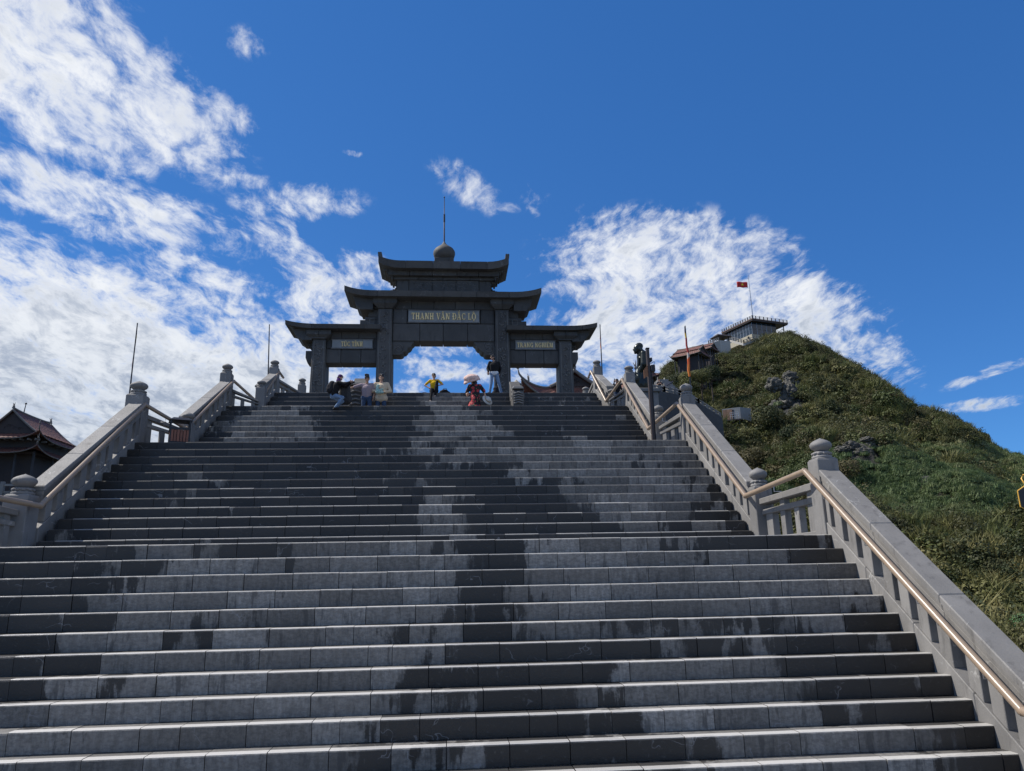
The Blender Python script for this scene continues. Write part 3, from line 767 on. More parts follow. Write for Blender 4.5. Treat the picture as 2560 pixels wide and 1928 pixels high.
# top roof with horns
roof(-2.76, 2.76, 13.50, .32, .22, -.66, 1.66, .95, 24)
for sx in (-1, 1):
    p = [(2.60, 13.62), (2.72, 13.50), (2.79, 13.70), (2.81, 13.88), (2.76, 13.92), (2.72, 13.89), (2.68, 13.92), (2.64, 13.88), (2.63, 13.74)]
    p = [(gw(x * sx), gz(z, -.45)) for x, z in p]
    if sx < 0: p = p[::-1]
    MB().prism(p[::-1], -.45, 1.45).build('roof_horn', gS, gate)
# bud finial
hb = gz(13.52, .5)
MB().box(-gw(.42), gw(.42), .12, .88, hb - .5, hb + .06).build('finial_base', gS, gate, bevel=.02)
MB().lathe([(.32, .0), (.43, .06), (.55, .20), (.60, .38), (.585, .52), (.50, .66), (.355, .78), (.215, .88), (.115, .98), (.05, 1.10), (.0, 1.20)], (0, .5, hb + .02), 32).build('bud_finial', gS, gate)
rod = empty('lightning_rod', 'thin grey lightning rod standing on the bud on top of the gate', 'lightning rod'); rod.location = (GX, GY + .5, ZD + hb + 1.08)
RH = gz(16.57, .5) - hb - 1.08
MB().tube([(0, 0, -.06), (0, 0, RH * .55), (0, 0, RH * .56), (0, 0, RH)], [.040, .036, .024, .018], 8).build('mast', M['dark_iron'], rod)
MB().blob((0, 0, RH), (.045, .045, .045), None, 2).build('tip_ball', M['dark_iron'], rod)
MB().tube([(0, 0, RH * .45), (0, 0, RH * .62)], .05, 8).build('sleeve', M['black_metal'], rod)

# lettering
def arc(cx, cy, rx, ry, a0, a1, w, n=14, wv=None):
    out = []; inn = []
    for i in range(n + 1):
        a = R(lerp(a0, a1, i / n)); c, s = math.cos(a), math.sin(a)
        ww = w * (.45 + .55 * abs(c))
        out.append((cx + rx * c, cy + ry * s)); inn.append((cx + (rx - ww) * c, cy + (ry - .09) * s))
    return [[out[i], out[i + 1], inn[i + 1], inn[i]] for i in range(n)]
def rect(x0, x1, y0, y1): return [(x0, y0), (x1, y0), (x1, y1), (x0, y1)]
SW = .19
def stem(x, base=True, topp=True, y0=0, y1=1):
    r = [rect(x, x + SW, y0, y1)]
    if base: r += [rect(x - .07, x, y0, y0 + .08), rect(x + SW, x + SW + .07, y0, y0 + .08)]
    if topp: r += [rect(x - .07, x, y1 - .08, y1), rect(x + SW, x + SW + .07, y1 - .08, y1)]
    return r
def diag(x0, y0, x1, y1, w): return [[(x0, y0), (x0 + w, y0), (x1 + w, y1), (x1, y1)]]
def glyph(ch):
    if ch == 'T': return stem(.27, True, False, 0, .92) + [rect(.0, .73, .90, 1), rect(0, .07, .74, .899), rect(.66, .73, .74, .899)], .76
    if ch == 'H': return stem(.08) + stem(.56) + [rect(.27, .56, .45, .56)], .88
    if ch == 'A': return diag(.10, .05, .34, 1, .058) + diag(.60, .05, .31, 1, .19) + [rect(.24, .58, .28, .37), rect(.0, .27, 0, .08), rect(.50, .88, 0, .08)], .90
    if ch == 'N': return stem(.08, True, False) [:1] + [rect(0, .30, 0, .08), rect(0, .08, .92, 1)] + diag(.60, 0, .12, 1, .20) + [rect(.70, .78, .0, 1), rect(.60, .88, .92, .999)], .92
    if ch == 'V': return diag(.36, 0, .07, .95, .19) + diag(.40, 0, .70, .95, .058) + [rect(0, .36, .92, 1), rect(.60, .86, .92, 1)], .88
    if ch in 'DĐ':
        g = stem(.08)[:1] + [rect(0, .08, 0, .08), rect(0, .08, .92, 1), rect(.27, .42, 0, .09), rect(.27, .42, .91, 1)] + arc(.40, .5, .42, .5, -90, 90, .19)
        if ch == 'Đ': g += [rect(-.06, .40, .46, .55)]
        return g, .88
    if ch == 'C': return arc(.46, .5, .44, .5, 50, 310, .19, 18) + [rect(.70, .77, .68, .98), rect(.70, .77, .10, .30)], .84
    if ch == 'G': return arc(.46, .5, .44, .5, 50, 315, .19, 18) + [rect(.70, .77, .68, .98), rect(.62, .80, .02, .42), rect(.52, .88, .40, .48)], .92
    if ch == 'O': return arc(.46, .5, .45, .5, 0, 360, .19, 26), .94
    if ch == 'L': return stem(.08) + [rect(.27, .62, 0, .08), rect(.55, .62, .08, .30)], .68
    if ch == 'I': return stem(.08), .38
    if ch == 'U': return stem(.08, False)[:1] + [rect(0, .34, .92, 1)] + [rect(.64, .72, .3, 1), rect(.56, .82, .92, .999)] + [rect(.08, .27, .3, .31)] + arc(.40, .32, .32, .32, 180, 360, .17), .84
    if ch == 'R': return stem(.08) + [rect(.27, .44, .90, .99), rect(.27, .44, .46, .55)] + arc(.44, .73, .26, .26, -90, 90, .17) + diag(.66, 0, .34, .47, .20) + [rect(.84, .92, 0, .08)], .92
    if ch == 'E': return stem(.08)[:1] + [rect(0, .08, 0, .08), rect(0, .08, .92, 1), rect(.27, .66, 0, .09), rect(.27, .62, .91, 1), rect(.27, .50, .46, .55), rect(.59, .66, .09, .28), rect(.55, .62, .74, .91)], .72
    if ch == 'M': return [rect(.08, .16, 0, 1), rect(0, .26, 0, .08)] + diag(.42, 0, .12, 1, .20) + diag(.46, 0, .76, 1, .10) + [rect(.80, .99, 0, 1), rect(.72, 1.06, 0, .079), rect(0, .08, .92, 1), rect(.99, 1.06, .92, 1)], 1.1
MARK = {'^': [[(.22, 1.08), (.32, 1.08), (.46, 1.24), (.41, 1.28)], [(.60, 1.08), (.50, 1.08), (.38, 1.24), (.43, 1.28)]],
        "'": [[(.34, 1.08), (.44, 1.08), (.60, 1.27), (.48, 1.27)]],
        '~': [[(.0, 1.1), (.06, 1.1), (.16, 1.24), (.10, 1.26)], [(.10, 1.26), (.12, 1.18), (.30, 1.12), (.30, 1.2)], [(.30, 1.12), (.36, 1.12), (.44, 1.26), (.38, 1.26)]],
        'u': [[(.24, 1.24), (.30, 1.24), (.38, 1.14), (.34, 1.08)], [(.34, 1.08), (.38, 1.14), (.46, 1.14), (.50, 1.08)], [(.50, 1.08), (.46, 1.14), (.54, 1.24), (.60, 1.24)], [(.40, 1.30), (.48, 1.30), (.58, 1.44), (.48, 1.44)]],
        '.': [rect(.38, .54, -.24, -.09)]}
def plaque(x0, x1, z0, z1, yf, text, lx0, lx1, lz0, lz1, nstones):
    """recessed stone tablet of a few slabs with raised gold letters"""
    p = empty('name_plaque'); p.parent = gate
    xs = [lerp(x0, x1, i / nstones) for i in range(nstones + 1)]
    for a, b in zip(xs, xs[1:]): gbox('plaque_slab', a + .003, b - .003, yf, yf + .12, z0, z1, M['plaque'], p, .01)
    fr = MB()
    for zz in (z0, z1): fr.box(gw(x0) - .03, gw(x1) + .03, yf - .02, yf + .02, gz(zz) - .03, gz(zz) + .03)
    fr.build('plaque_frame', gC, p)
    gl = []; pen = 0
    for c in text:
        if c[0] == ' ': pen += .42; continue
        g, ad = glyph(c[0]); polys = list(g)
        for mk in c[1:]: polys += MARK[mk]
        gl.append((polys, pen)); pen += ad + .09
    W = pen - .09; kx = gw(lx1 - lx0) / W; h = (gz(lz1) - gz(lz0))
    for polys, o in gl:
        mb = MB()
        for i, pl in enumerate(polys):
            a = sum(pl[q][0] * pl[(q + 1) % len(pl)][1] - pl[(q + 1) % len(pl)][0] * pl[q][1] for q in range(len(pl)))
            if a > 0: pl = pl[::-1]
            mb.prism([(gw(lx0) + (x + o) * kx, gz(lz0) + y * h) for x, y in pl], yf - .055 - (i % 9) * .0007, yf - .004)
        mb.build('letter', M['gold'], p)
plaque(-1.50, 1.50, 10.71, 11.25, -.02, ['T', 'H', 'A', 'N', 'H', ' ', 'V', 'A^', 'N', ' ', 'Đ', 'Au', 'C', ' ', 'L', 'O^.'], -1.36, 1.36, 10.83, 11.12, 4)
plaque(-4.62, -2.96, 9.55, 9.93, .0, ['T', "U'", 'C', ' ', 'T', 'I~', 'N', 'H'], -4.24, -3.36, 9.63, 9.83, 4)
plaque(3.02, 4.72, 9.55, 9.93, .0, ['T', 'R', 'A', 'N', 'G', ' ', 'N', 'G', 'H', 'I', 'E^', 'M'], 3.09, 4.62, 9.63, 9.83, 3)

# carved ends of the ramp walls on the topmost flight
def ramp_end(px0, px1, Y, ztop, label, ridges):
    c = at((px0 + px1) / 2, 1000, Y); w = (at(px1, 1000, Y) - at(px0, 1000, Y)).length
    t = empty('carved_ramp_wall', label, 'carved stone', 'carved ramp wall ends'); t.location = (c.x, Y, ZC)
    h = ztop - ZC; a = w / 2
    prof = [(0, 0), (0, h * .80), (.05, h * .93), (.16, h), (.30, h * .98), (.38, h * .9), (1.5, h * .9 + .75), (1.5, .72), (.6, 0)]
    MB().prism(prof[::-1], -a, a, 'x').build('wall_block', M['gate_stone'], t, bevel=.02)
    d = MB()
    for sx in (-1, 1):
        cc = Vector((sx * (a + .005), .2, h * .72))
        d.tube([cc + Vector((0, math.cos(q * .45) * (.03 + q * .009), math.sin(q * .45) * (.03 + q * .009))) for q in range(20)], .02, 5)
    d.build('cloud_scroll', M['post_stone'], t)
    f = MB()
    for i in range(ridges):
        z = h * (.25 + .62 * i / ridges); f.tube([(-a * .8, -.01, z), (0, -.05, z + .05), (a * .8, -.01, z)], .032, 6)
    f.build('front_carving', M['gate_carving'], t)
    MB().hexa([(-a * 1.1, -.03, h + .003), (a * 1.1, -.03, h + .003), (a * 1.1, .42, h + .003), (-a * 1.1, .42, h + .003), (-a * .8, .02, h + .12), (a * .8, .02, h + .12), (a * .8, .36, h + .16), (-a * .8, .36, h + .16)]).build('cap_stone', M['gate_carving'], t, bevel=.02)
ramp_end(1282, 1310, 27.0, at(1295, 972, 27.0).z, 'sunlit carved stone ramp wall between the steps right of the flowered dress', 5)
ramp_end(872, 905, 27.35, at(888, 962, 27.35).z, 'shaded carved stone ramp wall behind the crouching photographer', 4)

# ------------------------------------------------------------------ poles, flags, bin, sign
def banded_cloth():
    m = bpy.data.materials.new('striped_flag_cloth'); m.use_nodes = True
    T = NT(m.node_tree); bs = T.n['Principled BSDF']
    g = T.new('ShaderNodeTexCoord').outputs['Generated']; z = T.new('ShaderNodeSeparateXYZ', {0: g}).outputs[2]
    P = T.new('ShaderNodeNewGeometry').outputs['Position']
    z = T.math('ADD', z, T.math('MULTIPLY', T.math('SUBTRACT', T.noise(P, 8, 3), .5), .16))
    cr = T.new('ShaderNodeValToRGB', {0: z}); cr.color_ramp.interpolation = 'CONSTANT'
    E_ = cr.color_ramp.elements
    for i, (p, c) in enumerate([(0, (.50, .14, .02)), (.22, (.52, .09, .02)), (.36, (.45, .38, .34)), (.46, (.30, .03, .03)), (.68, (.24, .02, .03)), (.76, (.42, .28, .03)), (.88, (.02, .025, .058))]):
        e = E_[i] if i < 2 else E_.new(p); e.position = p; e.color = (*c, 1)
    T.l.new(cr.outputs[0], bs.inputs['Base Color']); bs.inputs['Roughness'].default_value = .85
    return m
M['flag_cloth'] = banded_cloth()
def flagpole(base, top, f0, f1, fr, label):
    t = empty('flagpole', label, 'flagpole', 'slim poles with furled striped flags'); t.location = base
    b = Vector((0, 0, 0)); e = Vector(top) - Vector(base)
    MB().tube([b, e * .4 + Vector((0, 0, 0)), e], [.035, .03, .018], 8).build('pole', M['black_metal'], t)
    if fr:
        n = 9; pts = []; rr = []
        for i in range(n):
            q = i / (n - 1); p = e * lerp(f0, f1, q); pts.append(p + Vector((random.uniform(-.015, .015), random.uniform(-.015, .015), 0)))
            rr.append(fr * (1.0 - .62 * q) * random.uniform(.85, 1.12) * (.6 if i in (0,) else 1))
        MB().tube(pts, rr, 9).build('furled_flag', M['flag_cloth'], t)
def P_(px, py, Y): return at(px * 1.1573, py * 1.1573, Y)   # photo at 2212 px
b = P_(274, 890, 24); b.z = Z0 + 2; flagpole(b, P_(297, 698, 24), .62, .995, .026, 'leaning flagpole with a furled red flag behind the left bud post')
b = P_(583, 850, 30); b.z = ZC - 1; flagpole(b, P_(582, 701, 30), .80, .99, .0, 'thin flagpole behind the highest bud post on the left')
b = P_(1302, 850, 30); b.z = ZC - 1; flagpole(b, P_(1296, 701, 30), .78, .99, .026, 'flagpole with a narrow red furled flag right of the gate roof')
b = P_(1499, 900, 24); b.z = ZB - 1; flagpole(b, P_(1480, 704, 24), .66, .995, .058, 'flagpole with a furled orange and red flag in front of the hill')

# litter bin
bn = empty('litter_bin', 'black framed litter bin with red brown slats on the left landing', 'litter bin'); bn.location = (-7.90, 22.72, ZB); bn.rotation_euler.z = R(22)
hw, hh = .26, .72
fr = MB()
for sx in (-1, 1):
    for sy in (-1, 1): MB().box(sx * hw - .022, sx * hw + .022, sy * hw - .022, sy * hw + .022, 0, hh).build('frame_post', M['black_metal'], bn)
for z0, z1 in ((.04, .08), (.44, .50)):
    fr.box(-hw - .025, hw + .025, -hw - .03, -hw - .005, z0, z1).box(-hw - .025, hw + .025, hw + .005, hw + .03, z0, z1).box(-hw - .03, -hw - .005, -hw, hw, z0, z1).box(hw + .005, hw + .03, -hw, hw, z0, z1)
fr.build('frame_rail', M['black_metal'], bn)
for i in range(6):
    u = -hw + .05 + i * (2 * hw - .1) / 5
    for sg in (-1, 1):
        MB().box(u - .034, u + .034, sg * hw - .012, sg * hw + .012, .085, .435).build('slat', M['bin_wood'], bn, bevel=.004)
        MB().box(sg * hw - .012, sg * hw + .012, u - .034, u + .034, .085, .435).build('slat', M['bin_wood'], bn, bevel=.004)
lw = hw + .06
MB().hexa([(-lw, -lw, hh), (lw, -lw, hh), (lw, lw, hh), (-lw, lw, hh), (-.2, -.2, hh + .09), (.2, -.2, hh + .09), (.2, .2, hh + .09), (-.2, .2, hh + .09)]).build('lid_roof', M['black_metal'], bn, bevel=.006)
MB().box(-.21, .21, -.21, .21, .05, .42).build('inner_bucket', M['black_metal'], bn)

# sign pole
sp = empty('sign_pole', 'tall dark pole with a small brown arrow sign, loudspeaker and hook', 'sign post'); sp.location = (6.29, 22.62, ZB)
top = 3.02
MB().box(-.045, .045, -.06, .06, 0, top).build('pole', M['dark_iron'], sp, bevel=.008)
MB().box(.055, .085, -.05, .05, 0, top - .55).build('pole_strip', M['black_metal'], sp, bevel=.004)
MB().box(-.055, .055, -.07, .07, top, top + .03).build('pole_cap', M['black_metal'], sp)
MB().box(.05, .115, -.09, .09, top - .42, top - .30).build('lamp_box', M['black_metal'], sp, bevel=.01)
MB().box(.05, .19, -.10, .10, top - .76, top - .54).build('loudspeaker', M['black_metal'], sp, bevel=.015)
MB().tube([(.05, 0, top - .50), (.17, 0, top - .42), (.20, 0, top - .41), (.195, 0, top - .52), (.165, 0, top - .54), (.16, 0, top - .50)], .010, 6).build('hook', M['black_metal'], sp)
sg_ = MB().hexa([(-.19, -.10, top - .99), (-.05, -.08, top - .90), (-.05, -.05, top - .90), (-.19, -.07, top - .99), (-.19, -.10, top - .72), (-.05, -.08, top - .55), (-.05, -.05, top - .55), (-.19, -.07, top - .72)]).build('sign_board', cloth('brown_sign_paint', (.22, .11, .062), .6), sp)

# yellow hexagonal sign cut by the right picture edge
hx = atx(2580, 1247, 12.5); hs = empty('hexagonal_sign', 'yellow outlined hexagonal sign at the right picture edge', 'sign'); hs.location = hx
ym = mat('yellow_sign_paint', (.75, .42, .06), .5, var=.05, bump=0)
r6 = .34
hp = [(r6 * math.sin(R(60 * i)), 0, r6 * math.cos(R(60 * i))) for i in range(7)]
for i in range(6): MB().tube([hp[i], hp[i + 1]], .012, 6).build('outline_bar', ym, hs)
MB().prism([(p[0] * .93, p[2] * .93) for p in hp[:6]], .01, .03).build('dark_panel', M['black_metal'], hs)
MB().tube([(-.10, 0, r6 * .9), (-.16, 0, r6 + .1), (-.10, 0, r6 + .18), (.0, 0, r6 + .18)], .012, 6).build('hanger', ym, hs)
MB().tube([(.45, 0, -3.2), (.45, 0, r6 + .2), (.0, 0, r6 + .18)], .03, 8).build('post', M['black_metal'], hs)

# ------------------------------------------------------------------ temples
def temple(loc, W, D, ze, zr, gw_, gset, label, base=3.0, tiers=1, rot=0, name='pavilion', cat='temple', flare=.55, figs=True, zg=None):
    """hip and gable roof with flared corners; front (-y) shows the gable. loc = centre of the eaves rectangle at ground"""
    t = empty(name, label, cat); t.location = loc; t.rotation_euler.z = rot
    def skirt(w, d, z, w2, d2, z2, fl, nm):
        q = [(-w, -d), (w, -d), (w, d), (-w, d)]; q2 = [(-w2, -d2), (w2, -d2), (w2, d2), (-w2, d2)]
        for e in range(4):
            a, b = Vector(q[e]), Vector(q[(e + 1) % 4]); c, dd = Vector(q2[e]), Vector(q2[(e + 1) % 4])
            P = []; n, m = 8, 26
            for i in range(n + 1):
                v = i / n; row = []
                for j in range(m + 1):
                    u = j / m; p = a.lerp(b, u).lerp(c.lerp(dd, u), v)
                    zz = lerp(z, z2, v ** 1.35) + fl * (abs(2 * u - 1) ** 3.2) * (1 - v) ** 1.5
                    zz += (.030 if j % 2 else -.030) * (w / 4)
                    row.append((p.x, p.y, zz))
                P.append(row)
            o = MB().grid(P, False).build('tiled_roof', M['tile'], t)
            sm = o.modifiers.new('thick', 'SOLIDIFY'); sm.thickness = .12 * w / 4; sm.offset = -1
            fa = MB(); 
            fa.tube([(a.lerp(b, j / m).x * .99, a.lerp(b, j / m).y * .99, z + fl * (abs(2 * j / m - 1) ** 3.2) - .10 * w / 4) for j in range(m + 1)], .07 * w / 4, 6)
            fa.build('eave_board', M['ridge_stone'], t)
            # hip ridge with flying tip
            pts = []; k = 9
            for i in range(k + 1):
                v = i / k; p = a.lerp(c, v); pts.append((p.x, p.y, lerp(z, z2, v ** 1.35) + fl * (1 - v) ** 1.5 + .05 * w / 4))
            o0 = Vector(pts[0]); out = (o0 - Vector(pts[2])).normalized()
            pts = [tuple(o0 + Vector((out.x * .32, out.y * .32, .55)) * w / 4), tuple(o0 + Vector((out.x * .22, out.y * .22, .2)) * w / 4)] + pts
            h = MB().tube(pts, [.03 * w / 4, .07 * w / 4] + [.085 * w / 4] * (k + 1), 7).build('hip_ridge', M['ridge_stone'], t)
            if figs:
                f = MB(); s = w / 4; p = Vector(pts[0])
                f.blob(p + Vector((0, 0, .12)) * s, (.12 * s, .10 * s, .17 * s), None, 1)
                for q_ in range(4): f.cap(p + Vector((0, 0, .2 * s)), p + Vector((random.uniform(-.2, .2), random.uniform(-.2, .2), .42 + .08 * q_)) * s, .05 * s, .012 * s)
                p2 = Vector(pts[4])
                for q_ in range(4): f.cap(p2, p2 + Vector((random.uniform(-.12, .12), random.uniform(-.12, .12), .35 + .1 * q_)) * s, .07 * s, .015 * s)
                f.build('dragon_finial', M['ridge_stone'], h)
    s = W / 4
    zm = zg if zg is not None else lerp(ze, zr, .42)
    skirt(W, D, ze, gw_, D - gset, zm, flare * s, 'upper')
    # gable roof above
    for sx in (-1, 1):
        P = []; n, m = 8, 22
        for i in range(n + 1):
            v = i / n; row = []
            for j in range(m + 1):
                y = lerp(-(D - gset) - .25 * s, (D - gset) + .25 * s, j / m)
                row.append((sx * lerp(gw_ + .22 * s, 0, v), y, lerp(zm - .05 * s, zr, v ** 1.25) + (.03 if j % 2 else -.03) * s))
            P.append(row)
        o = MB().grid(P if sx < 0 else P[::-1], False).build('tiled_roof', M['tile'], t)
        sm = o.modifiers.new('thick', 'SOLIDIFY'); sm.thickness = .12 * s; sm.offset = 0
        for yy in (-1, 1):
            y = yy * ((D - gset) + .27 * s)
            MB().tube([(sx * lerp(gw_ + .3 * s, 0, i / 8), y, lerp(zm - .08 * s, zr, (i / 8) ** 1.25) + .02 * s) for i in range(9)], .13 * s, 6).build('barge_board', M['ridge_stone'], t)
    yg = D - gset
    for yy in (-1, 1):
        g = MB().prism([(-gw_ + .1 * s, zm), (gw_ - .1 * s, zm), (0, zr - .25 * s)], yy * yg - .05 * s, yy * yg + .05 * s).build('gable', M['timber'], t)
        cv = MB()
        for i in range(7):
            c = Vector((random.uniform(-.35, .35) * gw_, yy * yg - .07 * s, lerp(zm, zr, random.uniform(.15, .45))))
            cv.tube([c + Vector((math.cos(q) * .16 * s, 0, math.sin(q) * .16 * s)) for q in (0, 1, 2, 3, 4)], .03 * s, 5)
        cv.build('gable_carving', M['timber'], g)
    rd = MB().tube([(0, lerp(-yg - .35 * s, yg + .35 * s, i / 8), zr + .08 * s + .18 * s * abs(i / 4 - 1) ** 3) for i in range(9)], .14 * s, 8).build('main_ridge', M['ridge_stone'], t)
    if figs:
        for yy in (-1, 1):
            f = MB(); p = Vector((0, yy * (yg + .2 * s), zr + .25 * s))
            f.blob(p + Vector((0, 0, .18 * s)), (.15 * s, .2 * s, .24 * s), None, 1)
            for q_ in range(4): f.cap(p + Vector((0, 0, .25 * s)), p + Vector((random.uniform(-.2, .2), -.15 + .12 * q_, .6 + .1 * (q_ % 2))) * s, .07 * s, .015 * s)
            f.build('flame_finial', M['ridge_stone'], rd)
    wz = ze
    if tiers == 2:
        skirt(W * 1.02, D * 1.02, ze - 1.75 * s, W * .72, D * .72, ze - .95 * s, flare * s * .9, 'lower')
        wz = ze - 1.7 * s
        MB().box(-W * .72, W * .72, -D * .72, D * .72, ze - 1.2 * s, zm).build('upper_wall', M['timber'], t)
    MB().box(-W * .62, W * .62, -D * .62, D * .62, wz - base, zm - .1).build('wall', M['timber'], t)
    for sx in (-1, -.33, .33, 1):
        for sy in (-1, 1): MB().tube([(sx * W * .78, sy * D * .78, wz - base), (sx * W * .78, sy * D * .78, wz + .2 * s)], .15 * s, 10).build('column', M['dark_wall'], t)
    for sx in (-1, 1): MB().tube([(sx * W * .78, 0, wz - base), (sx * W * .78, 0, wz + .2 * s)], .15 * s, 10).build('column', M['dark_wall'], t)
    MB().box(-W * .8, W * .8, -D * .8, D * .8, wz - .12 * s, wz + .16 * s).build('beam', M['timber'], t)
    for sx in (-1, 1):
        for i in range(7): MB().box(sx * W * .80, sx * W * .95, lerp(-D, D, (i + .5) / 7) - .07 * s, lerp(-D, D, (i + .5) / 7) + .07 * s, ze - .25 * s, ze - .05 * s).build('rafter', M['ridge_stone'], t)
    for i in range(9): MB().box(lerp(-W, W, (i + .5) / 9) - .07 * s, lerp(-W, W, (i + .5) / 9) + .07 * s, -D * .95, -D * .80, ze - .25 * s, ze - .05 * s).build('rafter', M['ridge_stone'], t)
    return t

# left pagoda, 70 m off
PY = 70.0
c0 = at(98, 1075, PY); pk = at(18, 1026, PY); g0 = at(82, 1072, PY)
W_ = c0.x - pk.x
pg = temple((pk.x, PY + 4.3, 0), W_, 4.3, at(60, 1093, PY).z, pk.z + .25, g0.x - pk.x, 1.1, 'two tiered red roofed pagoda at the left picture edge', base=3.4, tiers=2, name='pagoda', cat='pagoda', flare=1.0, zg=at(82, 1078, PY).z)
rd = empty('roof_rod', 'thin rod with a ball standing on the pagoda ridge', 'lightning rod'); q = at(57, 1046, PY + 5); rd.location = q
MB().tube([(0, 0, -.3), (.02, 0, .5), (.1, 0, 1.4)], [.06, .05, .035], 6).build('mast', M['black_metal'], rd); MB().blob((.1, 0, 1.45), (.1, .1, .1), None, 2).build('tip_ball', M['black_metal'], rd)
zt = at(30, 1215, PY).z - .35
pt_ = empty('pagoda_terrace', 'grey walled terrace with a stone railing under the pagoda', 'terrace'); pt_.location = (pk.x, PY + 4, 0)
MB().box(-14, 6.6, -7, 9, -6, zt - 1.0).build('terrace_wall', M['dark_wall'], pt_)
for i in range(16):
    x = -13.5 + i * 1.3; MB().box(x - .14, x + .14, -6.9, -6.62, zt - 1.0, zt + .35).build('post', M['post_stone'], pt_)
MB().box(-13.8, 6.5, -6.83, -6.7, zt - .02, zt + .16).build('top_rail', M['rail_stone'], pt_); MB().box(-13.8, 6.5, -6.83, -6.7, zt - .6, zt - .45).build('mid_rail', M['rail_stone'], pt_)
MB().box(-13.8, 6.5, -6.80, -6.74, zt - 1.0, zt - .62).build('panel', M['rail_stone'], pt_)

# temple roof behind the gate on the right
TY = 60.0
pk2 = at(1442, 920, TY); cl = at(1304, 952, TY); gl = at(1396, 947, TY)
temple((pk2.x, TY + 3.6, 0), pk2.x - cl.x, 3.6, at(1350, 990, TY).z - .25, pk2.z + .1, pk2.x - gl.x + .2, 1.5, 'red tiled temple roof with dragon tips seen through the right arch', base=4.0, name='temple', flare=1.55, zg=at(1396, 955, TY).z)
# small pavilion roof right of the sign pole
q = at(1608, 942, 62.0)
temple((q.x, 62, 0), 1.15, 1.15, q.z - .25, q.z + .9, .6, .35, 'small red roof corner peeping out right of the sign pole', base=3, name='small_pavilion', flare=.9, figs=False)
# pale stone lantern glimpsed beside the right column
ln = empty('stone_lantern', 'pale stone lantern behind the carved ramp wall right of the steps', 'stone lantern'); q = at(1291, 965, 40); ln.location = (q.x, 40, ZD)
hz_ = q.z - ZD
MB().tube([(0, 0, 0), (0, 0, hz_ - .3)], .12, 10).build('shaft', M['white_wall'], ln)
MB().box(-.2, .2, -.2, .2, hz_ - .3, hz_ - .22).build('table', M['white_wall'], ln)
for sx in (-1, 1):
    for sy in (-1, 1): MB().box(sx * .14 - .03, sx * .14 + .03, sy * .14 - .03, sy * .14 + .03, hz_ - .22, hz_ + .06).build('pillar', M['white_wall'], ln)
MB().lathe([(.34, 0), (.33, .04), (.14, .16), (.05, .26), (0, .30)], (0, 0, hz_ + .06), 6).build('cap', M['white_wall'], ln)

# ------------------------------------------------------------------ bronze statue
def remesh(o, vox, smooth=2):
    m = o.modifiers.new('skin', 'REMESH'); m.mode = 'VOXEL'; m.voxel_size = vox; m.use_smooth_shade = True
    if smooth:
        k = o.modifiers.new('soft', 'SMOOTH'); k.factor = .5; k.iterations = smooth
SY = 33.0
def S_(x, y, dy=0.0): return at(1560 + x * .108, 820 + y * .108, SY) + Vector((0, dy, 0))
mb = MB()
hd = S_(330, 480); mb.blob(hd, (.205, .19, .25), Matrix.Rotation(R(-14), 3, 'Y'))
mb.blob(hd + Vector((-.10, 0, -.09)), (.13, .13, .17)); mb.cap(hd + Vector((-.19, 0, .02)), hd + Vector((-.245, 0, -.06)), .025, .035)
mb.blob(hd + Vector((-.19, 0, -.15)), (.035, .05, .02)); mb.blob(hd + Vector((-.16, 0, -.22)), (.05, .06, .05)); mb.blob(hd + Vector((-.17, 0, .05)), (.05, .11, .03))
for sy in (-1, 1): mb.blob(hd + Vector((.02, sy * .19, -.06)), (.035, .03, .085)); mb.blob(hd + Vector((-.19, sy * .07, .0)), (.02, .035, .018))
mb.blob(hd + Vector((.05, 0, .12)), (.19, .185, .17))
sh = S_(415, 610)
mb.cap(hd + Vector((.03, 0, -.1)), sh + Vector((0, 0, .05)), .155, .19)
for sy in (-1, 1):
    a = sh + Vector((0, sy * .27, -.05)); e = sh + Vector((-.04, sy * .36, -.58)); h = sh + Vector((-.26, sy * .20, -.98))
    mb.cap(sh + Vector((0, 0, .0)), a, .17, .16); mb.cap(a, e, .155, .17); mb.cap(e, h, .15, .10); mb.cap(h, h + Vector((-.12, -sy * .05, .05)), .06, .045)
    mb.cap(h + Vector((.04, 0, -.04)), h + Vector((.02, 0, -.42)), .13, .09)
    for q in range(4): mb.cap(h + Vector((-.10, 0, .02)), h + Vector((-.22, -sy * (.02 + q * .022), .03 + q * .012)), .024, .018)
mb.cap(sh + Vector((.02, 0, -.1)), sh + Vector((.06, 0, -.75)), .27, .30); mb.cap(sh + Vector((.06, 0, -.75)), sh + Vector((.0, 0, -1.45)), .30, .40)
mb.cap(sh + Vector((-.05, .1, -1.1)), sh + Vector((-.42, .15, -1.25)), .2, .17); mb.cap(sh + Vector((-.05, -.1, -1.1)), sh + Vector((-.42, -.15, -1.25)), .2, .17)
for q in range(5): mb.cap(sh + Vector((-.20 + q * .03, -.18 + .09 * q, -.22)), sh + Vector((-.30 + q * .03, -.16 + .08 * q, -1.05)), .035, .045)
st = mb.build('bronze_statue', M['bronze']); remesh(st, .022, 2)
tag(st, 'large dark bronze statue of a robed monk looking left beside the sign pole', 'statue')
base = sh + Vector((.0, 0, -1.8))
pb = empty('statue_plinth', 'stone plinth under the bronze monk statue', 'plinth'); pb.location = (base.x, base.y, ZD)
bz = base.z - ZD
MB().box(-.62, .62, -.62, .62, 0, .3).build('plinth_base', M['post_stone'], pb, bevel=.02); MB().box(-.5, .5, -.5, .5, .301, max(.5, bz - .12)).build('plinth_block', M['post_stone'], pb, bevel=.02); MB().box(-.6, .6, -.6, .6, max(.5, bz - .12) + .001, max(.6, bz + .05)).build('plinth_cap', M['post_stone'], pb, bevel=.02)

